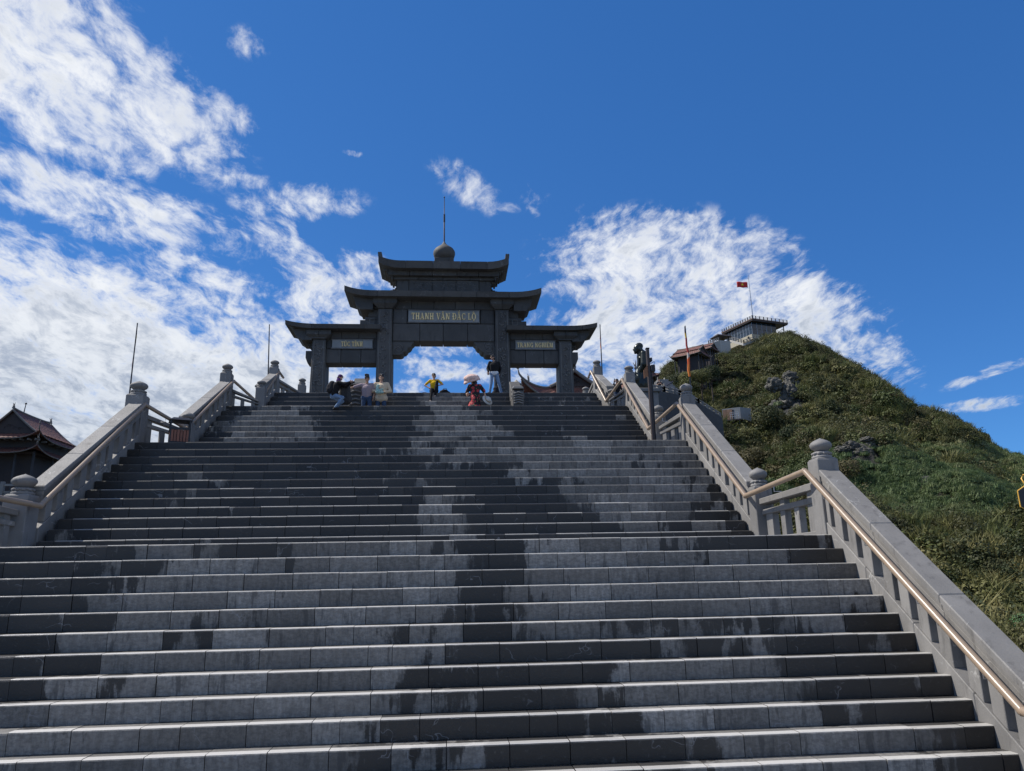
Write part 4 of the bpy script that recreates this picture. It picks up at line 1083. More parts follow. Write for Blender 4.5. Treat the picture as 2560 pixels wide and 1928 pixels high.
# ------------------------------------------------------------------ hill and far ground
SIL = [(1560, 1000), (1640, 948), (1660, 931), (1678, 912), (1705, 910), (1760, 902), (1800, 896), (1830, 888), (1862, 884), (1885, 874), (1908, 856), (1931, 841), (1966, 836), (1985, 842), (2003, 848), (2036, 862), (2075, 886), (2141, 922), (2199, 957), (2250, 1000), (2286, 1030), (2330, 1036), (2372, 1046), (2420, 1068), (2453, 1090), (2500, 1122), (2560, 1136), (2700, 1190), (2900, 1270), (3300, 1360), (4200, 1440)]
def px_az(px, py): v = ray(px, py); return math.atan2(v.x, v.y)
def elev(px, py): v = ray(px, py); return math.atan2(v.z, math.hypot(v.x, v.y))
RID = [(px_az(*p), elev(*p)) for p in SIL]
RID += [(RID[-1][0] + .3, .01), (RID[-1][0] + .8, -.02)]
def tab(T, x):
    if x <= T[0][0]: return T[0][1]
    for (a, b), (c, d) in zip(T, T[1:]):
        if x <= c: return lerp(b, d, (x - a) / (c - a))
    return T[-1][1]
A0 = px_az(1600, 960); A_S = px_az(1935, 826)
# base elevation of the slope where it comes out behind the balustrades
def ridge_r(az):
    return lerp(168, 92, min(1, max(0, (az - A_S) / .42))) if az > A_S else lerp(120, 168, max(0, min(1, (az - A0) / (A_S - A0))))
def hill_z(az, r):
    """height of the ground in direction az at distance r"""
    er = tab(RID, az); rr = ridge_r(az)
    w = min(1, max(0, (az - (A0 - .05)) / .06)); w = w * w * (3 - 2 * w)
    r0 = 24.0; e0 = -.115
    base = -2.2 if r < 60 else -2.2 - (r - 60) * .18
    base = max(base, -160)
    if az > 1.6 or az < A0 - .06: w = 0
    if az > 1.2: w *= max(0, 1 - (az - 1.2) / .4)
    if r < r0: h = CZ + r0 * math.tan(e0) - .2
    elif r <= rr:
        t = math.log(r / r0) / math.log(rr / r0)
        e = lerp(e0, er, t ** .92)
        h = CZ + r * math.tan(e)
    else: h = CZ + rr * math.tan(er) - (r - rr) * .55
    h = max(h, base)
    return lerp(base, h, w)
def bump(x, y, r):
    v = Vector((x, y, 0))
    g = noise.fractal(Vector((x * .035 + y * .012, y * .016 - x * .01, 2.0)), 1.0, 2.1, 4)
    b = (abs(g) - .3) * 8.0 + noise.fractal(v * .06, 1.0, 2.1, 5) * 3.6 + noise.fractal(v * .2, 1.0, 2.1, 4) * 1.1
    return b * min(1, max(0, (r - 22) / 60))
azs = [-math.pi + i * .05 for i in range(int((math.pi + A0 - .08) / .05))]
a = A0 - .08
while a < 1.25: azs.append(a); a += .0052
while a < math.pi - .04: azs.append(a); a += .06
azs.append(math.pi)
rs = [1.5]
while rs[-1] < 230: rs.append(rs[-1] * 1.028 + .05)
while rs[-1] < 7000: rs.append(rs[-1] * 1.35)
def ground(az, r):
    x, y = math.sin(az) * r, math.cos(az) * r
    z = hill_z(az, r); rr = ridge_r(az)
    k = 1.0 - .85 * math.exp(-((r - rr) / 14) ** 2)
    w = 1 if (A0 - .06 < az < 1.3) else .15
    z += bump(x, y, r) * k * w
    if w == 1 and 30 < r < rr + 6: z = min(z, CZ + min(r, rr) * math.tan(tab(RID, az)) - .1 - .035 * max(0, rr - r))
    return Vector((x, y, z))
ROCKS = [(1700, 885, 46, 100, 1.0), (1712, 872, 70, 60, .9), (1785, 815, 120, 46, .55), (1850, 990, 60, 30, 1.0), (1892, 990, 46, 40, .9), (2010, 1035, 40, 70, .9), (2095, 1082, 70, 18, .7), (1620, 880, 30, 24, .5), (2000, 960, 60, 24, .5)]
def rockiness(P):
    px, py = proj(P); px /= 1.1573; py /= 1.1573
    b = 0
    for cx, cy, rx, ry, amp in ROCKS:
        d = math.hypot((px - cx) / rx, (py - cy) / ry) + .55 * noise.fractal(Vector((P.x * .16, P.y * .16, P.z * .16)), 1.0, 2.0, 4); b = max(b, amp * max(0, 1.25 - d))
    return b
verts = []; faces = []; rockv = []
na, nr = len(azs), len(rs)
for i, az in enumerate(azs):
    for r in rs:
        p = ground(az, r)
        rk = 0.0
        if A0 - .05 < az < 1.0 and 30 < r < 200:
            rk = rockiness(p)
            if rk > .3:
                vd = noise.voronoi(p * .35)[0]; p.z += ((vd[1] - vd[0]) * 2.6 - .6 + noise.noise(p * 1.4) * .5) * min(1, rk)
        verts.append(p); rockv.append(rk)
for i in range(na - 1):
    for j in range(nr - 1): faces.append((i * nr + j, i * nr + j + 1, (i + 1) * nr + j + 1, (i + 1) * nr + j))
me = bpy.data.meshes.new('ground'); me.from_pydata(verts, [], faces)
me.polygons.foreach_set('use_smooth', [True] * len(faces))
at_ = me.attributes.new('rock', 'FLOAT', 'POINT'); at_.data.foreach_set('value', rockv)
me.materials.append(M['terrain'])
gr = bpy.data.objects.new('ground', me); COL.objects.link(gr); tag(gr, kind='structure')

# vegetation: prototypes kept in a collection that is not part of the scene
def leaf_quad(mb, c, nrm, up, l, w):
    s = nrm.cross(up).normalized(); u = s.cross(nrm).normalized()
    mb.add([c - s * w, c + u * l * .5 - nrm * l * .10, c + s * w, c - u * l * .5 - nrm * l * .10][:4], [(0, 1, 2, 3)])
def shrub_proto(name, n, leaf, flat=.75, spiky=0.0, m=None):
    mb = MB(); lobes = [(Vector((random.uniform(-.55, .55), random.uniform(-.55, .55), random.uniform(.1, .55))), random.uniform(.35, .62)) for _ in range(7)]
    for i in range(n):
        c, r = random.choice(lobes)
        d = Vector((random.gauss(0, 1), random.gauss(0, 1), random.gauss(.35, 1))).normalized()
        p = c + d * r * random.uniform(.72, 1.05); p.z *= flat
        nrm = (d + Vector((random.gauss(0, .5), random.gauss(0, .5), random.gauss(.2, .5)))).normalized()
        leaf_quad(mb, p, nrm, Vector((random.gauss(0, 1), random.gauss(0, 1), random.gauss(0, 1) + spiky)), leaf * random.uniform(.7, 1.3), leaf * random.uniform(.25, .42))
    me = mb.mesh(name); me.materials.append(m or M['leaf']); return me
def grass_proto(name, n, h, m):
    mb = MB()
    for i in range(n):
        a = random.uniform(0, 6.28); r = random.uniform(0, .8) ** .7; b = Vector((math.cos(a) * r, math.sin(a) * r, 0))
        d = Vector((random.gauss(0, .35), random.gauss(0, .35), 1)).normalized(); L = h * random.uniform(.5, 1.1)
        s = Vector((math.cos(a + 1.3), math.sin(a + 1.3), 0)) * random.uniform(.03, .06); t = b + d * L; bend = Vector((random.gauss(0, .2), random.gauss(0, .2), -.05)) * L
        mb.add([b - s, b + s, b + d * L * .6 + s * .8, t + bend, b + d * L * .6 - s * .8], [(0, 1, 2, 4), (4, 2, 3)])
    me = mb.mesh(name); me.materials.append(m); return me
VEG = {}
def proto_collection(name, meshes):
    c = bpy.data.collections.new(name)
    for i, me in enumerate(meshes):
        o = bpy.data.objects.new(me.name, me); c.objects.link(o)
    return c
VEG['shrub'] = proto_collection('shrub_prototypes', [shrub_proto('shrub_leaves', 420, .20) for _ in range(3)] + [shrub_proto('shrub_leaves', 380, .22, m=M['leaf_dark']) for _ in range(3)] + [shrub_proto('shrub_leaves', 420, .16, .6) for _ in range(2)] + [shrub_proto('shrub_leaves', 520, .15, 1.7, .6, m=M['leaf_dark']), shrub_proto('shrub_leaves', 480, .17, 1.4, .3), grass_proto('bamboo_leaves', 260, 1.5, M['leaf'])])
VEG['grass'] = proto_collection('grass_prototypes', [grass_proto('grass_blades', 150, .8, M['grass']) for _ in range(3)] + [shrub_proto('shrub_leaves', 300, .16, .55, 1.5, M['grass'])])

def scatter(name, pts, coll, label):
    """one 'stuff' object: points carrying a scale, instancing the prototypes"""
    me = bpy.data.meshes.new(name); me.from_pydata([p for p, s in pts], [], [])
    a = me.attributes.new('size', 'FLOAT', 'POINT'); a.data.foreach_set('value', [s for p, s in pts])
    o = bpy.data.objects.new(name, me); COL.objects.link(o); tag(o, label, kind='stuff')
    ng = bpy.data.node_groups.new(name, 'GeometryNodeTree')
    ng.interface.new_socket('Geometry', in_out='INPUT', socket_type='NodeSocketGeometry'); ng.interface.new_socket('Geometry', in_out='OUTPUT', socket_type='NodeSocketGeometry')
    N, L = ng.nodes, ng.links
    gi = N.new('NodeGroupInput'); go = N.new('NodeGroupOutput')
    ci = N.new('GeometryNodeCollectionInfo'); ci.inputs['Collection'].default_value = coll; ci.inputs['Separate Children'].default_value = True; ci.inputs['Reset Children'].default_value = True
    ip = N.new('GeometryNodeInstanceOnPoints'); ip.inputs['Pick Instance'].default_value = True
    na_ = N.new('GeometryNodeInputNamedAttribute'); na_.data_type = 'FLOAT'; na_.inputs['Name'].default_value = 'size'
    rv = N.new('FunctionNodeRandomValue'); rv.data_type = 'FLOAT_VECTOR'; rv.inputs[0].default_value = (-.25, -.25, 0); rv.inputs[1].default_value = (.25, .25, 6.28)
    m2p = N.new('GeometryNodeMeshToPoints')
    L.new(gi.outputs[0], m2p.inputs[0]); L.new(m2p.outputs[0], ip.inputs['Points']); L.new(ci.outputs[0], ip.inputs['Instance'])
    L.new(na_.outputs[0], ip.inputs['Scale']); L.new(rv.outputs[0], ip.inputs['Rotation']); L.new(ip.outputs[0], go.inputs[0])
    mod = o.modifiers.new('scatter', 'NODES'); mod.node_group = ng
    return o
CLEAR = []     # pixel-free keep-out discs (x, y, r) round buildings, filled below
def keepout(x, y, r): CLEAR.append((x, y, r))
HUT = at(1850, 1045, 74.0)
keepout(HUT.x, HUT.y, 2.0)
shr = []; gra = []
rnd = random.Random(11)
amax = px_az(2640, 1100)
for _ in range(62000):
    az = rnd.uniform(A0 - .03, amax); rr = ridge_r(az)
    t = rnd.random() ** .8; r = 25 * (rr * 1.05 / 25) ** t
    p = ground(az, r); px, py = proj(p)
    if not (1560 < px < 2660 and py < 1760): continue
    if any((p.x - c[0]) ** 2 + (p.y - c[1]) ** 2 < c[2] ** 2 for c in CLEAR): continue
    rk = rockiness(p)
    if rnd.random() < rk * 1.0 - .22: continue
    g = noise.noise(Vector((p.x * .05, p.y * .05, 3.0))) + .35 * noise.noise(Vector((p.x * .2, p.y * .2, 9.0)))
    q = px / 1.1573, py / 1.1573
    grassy = (q[0] > 1900 and 960 < q[1] < 1260) * .55 + (1500 < q[0] < 1640 and 770 < q[1] < 900) * .12
    s = (.24 + r * .0042) * rnd.uniform(.6, 1.35)
    if g + grassy > .30: gra.append((p + Vector((0, 0, -.06)), s * 1.05))
    else:
        s *= 1.0 + (1.5 * max(0, noise.noise(Vector((p.x * .13, p.y * .13, 5.0)))) + (.9 if rnd.random() < .10 else 0)) * (1 if r < .8 * rr else .35)
        shr.append((p + Vector((0, 0, -.14 * s)), s))
scatter('hillside_shrubs', shr, VEG['shrub'], 'dense olive shrubs covering the hill')
scatter('hillside_grass', gra, VEG['grass'], 'lighter tall grass patches on the hill')

def ground_hit(px, py, fall=150):
    az = px_az(px, py); best = None
    r = 26.0
    while r < 180:
        p = ground(az, r); q = proj(p)
        if q[1] <= py: return p
        r *= 1.02
    return at(px, py, fall)
def rooted(P, up): g = ground(math.atan2(P.x, P.y), math.hypot(P.x, P.y)); return Vector((P.x, P.y, g.z - up))
# single shrubs and trees that can be told apart
def plant(name, P, s, h, me, label, cat, group=None, tr=.05):
    t = empty(name, label, cat, group); t.location = P; t.rotation_euler.z = random.uniform(0, 6)
    c = bpy.data.objects.new('crown', me); COL.objects.link(c); c.parent = t; c.location = (0, 0, h - s * .2); c.scale = (s, s, s * 1.05)
    mb = MB(); mb.tube([(0, 0, -.5), (.03, .02, h * .5), (0, .05, h + s * .25)], [tr, tr * .75, tr * .4], 7)
    for k in range(4):
        a = 1.6 * k + .5; mb.tube([(0, 0, h * .7), (math.cos(a) * s * .3, math.sin(a) * s * .3, h + s * .15), (math.cos(a) * s * .55, math.sin(a) * s * .55, h + s * .45)], [tr * .5, tr * .35, tr * .15], 5)
    mb.build('trunk', M['bark'], t)
    return t
big = [shrub_proto('shrub_leaves', 2600, .085, .85, m=M['leaf_dark']) for _ in range(2)] + [shrub_proto('shrub_leaves', 2600, .085, .8) for _ in range(2)]
for i, (px, py, Y, s) in enumerate([(1905, 1175, 33, 1.5), (1975, 1130, 36, 1.7), (1860, 1115, 40, 1.5), (2040, 1200, 31, 1.3), (1930, 1085, 44, 1.7), (2110, 1215, 33, 1.25), (2165, 1290, 29, 1.2), (1990, 1230, 30, 1.3), (2235, 1340, 28, 1.1), (1840, 1165, 36, 1.2), (2030, 1120, 42, 1.6), (2340, 1480, 26, 1.0), (2420, 1520, 26, 1.0), (2480, 1450, 29, 1.1), (2540, 1620, 24, .9)]):
    P = ground_hit(px, py); s *= min(1.9, max(.8, P.y / Y)) * .8
    plant('shrub', rooted(P, .15), s, s * .35, big[i % 4], 'dense dark leafed shrub on the slope behind the right balustrades', 'shrub', 'shrubs right behind the balustrades', .058)
P = at(2556, 1535, 22.5); mint = shrub_proto('shrub_leaves', 700, .10, .8, m=M['mint_leaf'])
plant('shrub', P - Vector((0, 0, .5)), .42, .25, mint, 'fresh mint green shrub at the right picture edge above the coping', 'shrub', None, .03)
for i, (px, py, Y, s) in enumerate([(1668, 935, 98, 1.7), (1688, 925, 104, 2.2), (1715, 935, 100, 2.3), (1650, 958, 92, 1.6), (1735, 925, 112, 1.8), (1700, 952, 94, 1.9), (1722, 915, 100, 1.9), (1750, 916, 101, 2.0), (1774, 908, 103, 2.0)]):
    P = at(px, py, Y)
    q = rooted(P, .2); plant('tree', q, s, max(s * .9, P.z - q.z - s * .9), big[i % 4], 'dark round crowned tree on the left shoulder of the hill below the pavilion', 'tree', 'trees on the left shoulder of the hill', .15)
for i, (px, py, Y, s) in enumerate([(1822, 884, 150, 1.5), (1850, 880, 150, 1.4), (1895, 866, 152, 1.3), (1925, 848, 158, 1.1)]):
    P = at(px, py, Y)
    plant('tree', rooted(P, .2), s, s * .6, big[i % 4], 'low dark bushy tree on the ridge of the hill near the summit', 'tree', 'bushy trees along the ridge', .12)

# ------------------------------------------------------------------ buildings on the hill
def atz(px, py, z): d = ray(px, py); return CAM + d * ((z - CZ) / d.z)
def o7(x, y): return 1700 + x * .1356, 680 + y * .1356
sb = empty('summit_lodge', 'glass walled lodge with a railed flat roof on the summit of the hill', 'building')
c0 = at(*o7(1330, 850), 162); zD = c0.z
cL = atz(*o7(770, 1112), zD); cR = atz(*o7(1982, 938), zD)
sb.location = (c0.x, c0.y, zD)
eL, eR = cL - c0, cR - c0
if eL.length > 22: eL = eL.normalized() * 22
uL, uR = eL.normalized(), eR.normalized()
def sl(name, pts, z0, z1, m, par=None):
    area = sum(pts[i][0] * pts[(i + 1) % len(pts)][1] - pts[(i + 1) % len(pts)][0] * pts[i][1] for i in range(len(pts)))
    if area < 0: pts = pts[::-1]
    return MB().prism([(p[0], p[1]) for p in pts][::1], z0, z1, 'z').build(name, m, par or sb)
Z3 = Vector((0, 0, 0))
sl('roof_deck', [Z3, eR, eR + eL, eL], -.55, 0, M['dark_iron'])
lam = mat('lodge_timber', (.12, .07, .05), .6)
sl('fascia', [Z3 - uL * .1 - uR * .1, eR + uR * .1 - uL * .1, eR + eL + uR * .1, eL + uL * .1 - uR * .1], -.28, -.05, lam)
iw = 1.15
g0 = uL * iw + uR * iw * .6; gL = eL - uL * .6 + uR * iw * .6; gR = eR - uR * 2.6 + uL * iw
GH = 3.6
sl('core_wall', [g0 + (uL + uR) * .25, gR + uL * .25, gR + uL * 4, gL + uR * 4, gL + uR * .25], -GH - 1.2, -.56, M['black_metal'])
def panes(a, b, n, zs, nm):
    d = (b - a)
    for i in range(n):
        for z0, z1 in zs:
            p, q = a + d * ((i + .03) / n), a + d * ((i + .97) / n); nn = Vector((d.y, -d.x, 0)).normalized() * .05
            P = [p - nn, q - nn, q + nn, p + nn]
            MB().hexa([(v.x, v.y, z0) for v in P] + [(v.x, v.y, z1) for v in P]).build('window_pane', M['glass'], sb)
        p = a + d * (i / n)
        MB().tube([(p.x, p.y, zs[0][0]), (p.x, p.y, -.56)], .07, 4).build('mullion', M['steel'], sb)
panes(g0, gL, 9, [(-GH, -2.25), (-2.19, -.6)], 'l'); panes(g0, gR, 5, [(-GH - .3, -2.25), (-2.19, -.6)], 'r')
cw = mat('cream_wall', (.40, .36, .27), .8)
wl = sl('cream_wall', [g0 - uL * .3 - uR * .5, g0 + uL * 9 - uR * .5, g0 + uL * 9 + uR * .3, g0 - uL * .3 + uR * 2.4], -GH - 1.3, -GH - .01, cw)
for k in (0.8, 4.4):
    p = g0 + uL * k - uR * .52; MB().box(p.x - .25, p.x + .25, p.y - .15, p.y + .15, -GH - .9, -GH - .35).build('window', M['black_metal'], sb)
for a, b, n, nm in ((Z3, eL, 13, 'l'), (Z3, eR, 9, 'r')):
    for i in range(n + 1):
        p = a.lerp(b, i / n) + (uL if nm == 'r' else uR) * .12 + (uR * .12 if i == 0 and nm == 'r' else Z3)
        MB().box(p.x - .08, p.x + .08, p.y - .08, p.y + .08, 0, .70).build('rail_post', M['dark_wall'], sb)
    off = (uL if nm == 'r' else uR) * .12
    for z in (.16, .42, .68):
        MB().tube([a + off + Vector((0, 0, z)), b + off + Vector((0, 0, z))], .035, 5).build('rail_bar', M['dark_wall'], sb)
p = eR - uR * .8 + uL * .6; MB().tube([(p.x, p.y, -3.6), (p.x, p.y, -.56)], .12, 8).build('corner_column', M['dark_iron'], sb)
fp = empty('flagpole', 'tall grey flagpole on the corner of the summit lodge', 'flagpole', None); q0 = at(*o7(1338, 800), 163.5); fp.location = (q0.x, q0.y, zD)
qt = at(*o7(1258, 62), 163.5)
MB().tube([(0, 0, 0), (qt.x - q0.x, 0, (qt.z - zD) * .45), (qt.x - q0.x, 0, qt.z - zD)], [.14, .11, .05], 8).build('mast', M['steel'], fp)
for z in (.45, .65, .92): MB().tube([(0, 0, (qt.z - zD) * z), (-.35, 0, (qt.z - zD) * z + .02)], .03, 5).build('halyard_arm', M['steel'], fp)
fc = mat('red_flag_cloth', (.52, .022, .022), .8, var=.1, bump=0); yc = mat('yellow_star_cloth', (.85, .58, .05), .8, var=.05, bump=0)
fa, fb = at(*o7(1240, 185), 163.4), at(*o7(1055, 285), 163.4)
fl = empty('national_flag', 'red flag with a yellow star flying left of the summit flagpole', 'flag'); fl.location = fa
wdt, hgt = fa.x - fb.x, fa.z - fb.z
def wave(u): return .10 * math.sin(u * 7) * u
P = [[(-wdt * u / 12, wave(u / 12), -hgt * v / 6 + .05 * math.sin(u * .8) - .06 * (12 - u) / 12) for v in range(7)] for u in range(13)]
o = MB().grid(P).build('flag_cloth', fc, fl); s_ = o.modifiers.new('thick', 'SOLIDIFY'); s_.thickness = .02
sr = hgt * .30; spts = [(sr * (1 if i % 2 == 0 else .40) * math.sin(R(36 * i)), sr * (1 if i % 2 == 0 else .40) * math.cos(R(36 * i))) for i in range(10)]
smb = MB(); cx, cz = -wdt * .5, -hgt * .5
for i in range(10):
    a, b = spts[i], spts[(i + 1) % 10]
    smb.prism([(cx, cz), (cx + a[0], cz + a[1]), (cx + b[0], cz + b[1])], -.09, .14)
smb.build('star', yc, fl)

# terraces and pavilions under the lodge
def open_pavilion(P, w, d, h, label, rot=0, rh=.7):
    t = empty('pavilion', label, 'pavilion'); t.location = P; t.rotation_euler.z = rot
    MB().hexa([(-w, -d, h), (w, -d, h), (w, d, h), (-w, d, h), (-w * .45, -.1, h + rh), (w * .45, -.1, h + rh), (w * .45, .1, h + rh), (-w * .45, .1, h + rh)]).build('roof', M['timber'], t)
    MB().box(-w * 1.02, w * 1.02, -d * 1.02, d * 1.02, h - .12, h - .01).build('eave', M['dark_iron'], t)
    for sx in (-1, 1):
        for sy in (-1, 1): MB().tube([(sx * w * .7, sy * d * .7, -3), (sx * w * .7, sy * d * .7, h)], .12, 7).build('column', M['timber'], t)
    MB().box(-w * .8, w * .8, -d * .8, d * .8, -3, 0).build('floor', M['white_wall'], t)
q = at(1803, 856, 150); open_pavilion(Vector((q.x, 150, q.z)), 1.75, 1.5, 1.1, 'dark open pavilion below the left end of the summit lodge', R(15))
def railed_wall(name, label, pts, H, m, rail=.7, step=.9):
    t = empty(name, label, 'wall'); t.location = pts[0]
    for a, b in zip(pts, pts[1:]):
        a, b = Vector(a) - Vector(pts[0]), Vector(b) - Vector(pts[0]); n = Vector((b.y - a.y, a.x - b.x, 0)).normalized() * .2
        P = [a + n, b + n, b - n, a - n]
        MB().hexa([(v.x, v.y, v.z - H) for v in P] + [(v.x, v.y, v.z) for v in P]).build('wall_section', m, t)
        k = max(1, int((b - a).length / step))
        for i in range(k + 1):
            p = a.lerp(b, i / k); MB().box(p.x - .09, p.x + .09, p.y - .09, p.y + .09, p.z, p.z + rail).build('rail_post', M['post_stone'], t)
        for z in (.45, .92):
            MB().tube([a + Vector((0, 0, rail * z)), b + Vector((0, 0, rail * z))], .06, 5).build('rail_bar', M['post_stone'], t)
    return t
railed_wall('terrace_wall', 'pale terrace wall with a dark railing beside the open pavilion', [at(1772, 860, 140), at(1797, 852, 143)], 2.6, M['white_wall'])
railed_wall('terrace_wall', 'white railed terrace in front of the lodge base', [at(1826, 850, 152), at(1860, 859, 148), at(1891, 848, 150)], .5, M['white_wall'], .8)
railed_wall('retaining_wall', 'dark curved retaining wall with a stone railing behind the sign pole', [at(1622, 977, 46), at(1660, 982, 47.2), at(1700, 990, 48.6), at(1745, 1012, 50.2), at(1800, 1046, 52)], 8, M['dark_wall'], .42, .55)
Pa = at(1738, 894, 108)
temple((Pa.x, 110, 0), 2.1, 2.5, at(1738, 886, 108).z, at(1738, 866, 108).z + .35, 1.6, .5, 'lower red roofed pavilion on the shoulder of the hill', base=5, rot=R(48), name='hill_pavilion', cat='pavilion', flare=.35, figs=False)
Pb = at(1769, 876, 116)
temple((Pb.x, 118, 0), 1.7, 2.2, at(1769, 872, 116).z, at(1769, 857, 116).z + .2, 1.3, .4, 'upper red roofed pavilion above the lower one on the hill', base=5, rot=R(48), name='hill_pavilion', cat='pavilion', flare=.35, figs=False)

def crag(px, py, w, h, d, label, seed):
    P = ground_hit(px, py); rn = random.Random(seed)
    t = empty('rock_outcrop', label, 'rock', 'rock outcrops on the hillside'); t.location = P + Vector((0, d * .15, h * .05)); t.rotation_euler.z = rn.uniform(-.5, .5)
    w *= .85; h *= .85; d *= .8
    for i in range(5):
        bm = bmesh.new(); bmesh.ops.create_icosphere(bm, subdivisions=4, radius=1)
        c = Vector((rn.uniform(-.5, .5) * w, rn.uniform(-.2, .3) * d, (i / 4 - .45) * h)); sc = Vector((w * rn.uniform(.28, .48), d * rn.uniform(.35, .6), h * rn.uniform(.25, .4)))
        for v in bm.verts:
            q = v.co * 1.0 + Vector((seed, i * 3.1, 0)); n_, pt = noise.voronoi(q * 1.5)
            k = 1 + .45 * (n_[1] - n_[0]) - .25 + .16 * noise.fractal(q * 3.0, 1.0, 2.1, 4)
            v.co = Vector((v.co.x * sc.x * k, v.co.y * sc.y * k, v.co.z * sc.z * k)) + c
        me = bpy.data.meshes.new('rock'); bm.to_mesh(me); bm.free(); link('rock', me, M['crag'], t)
rk_m = stained_stone('grey_brown_crag', (.060, .056, .046), (.020, .023, .014), (.17, .165, .15), .35); M['crag'] = rk_m
crag(1975, 1030, 3.6, 5.5, 2.5, 'dark craggy rock face high in the middle of the hill', 3)
crag(2000, 985, 3.2, 3.4, 2.2, 'shadowed rock ledge just above the dark rock face on the hill', 8)
crag(2150, 1150, 3.2, 1.6, 1.8, 'pale grey rock showing behind the large newel post', 12)
crag(2195, 1150, 1.9, 1.4, 1.5, 'broken grey rock at the top edge of the grassy slope', 17)

# zigzag stair on the hillside
hs_ = empty('hillside_stairs', 'pale stair parapets climbing the hill right of the sign pole', 'stairs'); s0 = at(1659, 948, 60); s1 = at(1697, 985, 57); hs_.location = s0
for i in range(7):
    a = (s1 - s0) * (i / 7); b = (s1 - s0) * ((i + 1) / 7)
    MB().box(a.x, b.x - .02, a.y - .3, a.y, b.z - .9, a.z + .05).build('parapet_block', M['white_wall'], hs_)
    MB().box(a.x - .95, b.x - .97, a.y - 1.6, a.y - 1.4, b.z - .9, a.z - .25).build('parapet_block', M['post_stone'], hs_)
    MB().box(a.x - .9, b.x - .05, a.y - 1.38, a.y - .32, b.z - 1.2, b.z - .1).build('tread', M['paving'], hs_)
MB().tube([at(1658, 970, 56) - s0, at(1682, 954, 58) - s0], .05, 6).build('metal_rail', M['dark_iron'], hs_)

# hut on stilts
hb_ = ground_hit(1850, 1092); HY = hb_.y
def o6(x, y): return 1500 + x * .2401, 960 + y * .2401
hut = empty('hut', 'grey box hut with a wooden front on stilts on the hillside', 'hut'); hc = at(*o6(1470, 380), HY); hut.location = hc
kx = HY / FPX * .2401 * 1.0
fa_, fb_ = Vector((-165 * kx, 95 * kx * 1.1, 0)), Vector((145 * kx, 60 * kx, 0)); hh_ = 150 * kx
wood = mat('plank_wood', (.22, .13, .085), .75, rand=.2); grey = mat('grey_cladding', (.20, .21, .215), .7)
dn = (fb_ + fa_).normalized()
P = [Z3, fb_, fb_ + fa_, fa_]
MB().hexa([(v.x, v.y, 0) for v in P] + [(v.x, v.y, hh_) for v in P]).build('body', grey, hut)
nf = Vector((fa_.y, -fa_.x, 0)).normalized(); nf = nf if nf.y < 0 else -nf
for i in range(7):
    a = fa_ * lerp(.45, .97, i / 7) + nf * .03; b = fa_ * (lerp(.45, .97, (i + .92) / 7)) + nf * .03
    Q = [a, b, b - nf * .04, a - nf * .04]
    if (b - a).cross(-nf).z < 0: Q = [b, a, a - nf * .04, b - nf * .04]
    MB().hexa([(v.x, v.y, .05) for v in Q] + [(v.x, v.y, hh_ * .92) for v in Q]).build('plank', wood, hut)
a = fa_ * .36 + nf * .03; b = fa_ * .44 + nf * .03
MB().hexa([(v.x, v.y, .05) for v in (a, b, b - nf * .04, a - nf * .04)] + [(v.x, v.y, hh_ * .85) for v in (a, b, b - nf * .04, a - nf * .04)]).build('doorway', M['black_metal'], hut)
pl = [nf * 1.4 + fa_ * -.05, nf * 1.4 + fa_ * 1.3, fa_ * 1.3 + fb_, fb_ * 1.05]
ar = sum(pl[i].x * pl[(i + 1) % 4].y - pl[(i + 1) % 4].x * pl[i].y for i in range(4)); pl = pl if ar > 0 else pl[::-1]
MB().prism([(v.x, v.y) for v in pl], -.16, -.01, 'z').build('platform', M['dark_iron'], hut)
for i in range(5):
    for j in range(2):
        v = nf * (1.2 - j * 1.6) + fa_ * lerp(0, 1.25, i / 4); MB().tube([(v.x, v.y, -6), (v.x, v.y, -.16)], .07, 6).build('stilt', M['dark_iron'], hut)
a, b = nf * 1.35, nf * 1.35 + fa_ * .45
for z in (.3, .6, .85): MB().tube([a + Vector((0, 0, z)), b + Vector((0, 0, z))], .025, 5).build('rail_bar', M['steel'], hut)
for i in range(5): v = a.lerp(b, i / 4); MB().tube([v, v + Vector((0, 0, .85))], .025, 5).build('rail_post', M['steel'], hut)
st0 = nf * 1.0 + fa_ * 1.3; st1 = st0 + fa_.normalized() * 3.0 + Vector((0, 0, -.2))
for i in range(8): v = st0.lerp(st1, i / 8); MB().box(v.x - .22, v.x + .22, v.y - .5, v.y + .5, v.z - .14 - .08, v.z - .08).build('tread', M['steel'], hut)
for dz in (.45, .85): MB().tube([st0 + Vector((0, -.5, dz)), st1 + Vector((0, -.5, dz))], .03, 5).build('stair_rail', M['steel'], hut)
for i in range(5): v = st0.lerp(st1, i / 4); MB().tube([v + Vector((0, -.5, -.1)), v + Vector((0, -.5, .85))], .02, 5).build('rail_post', M['steel'], hut)

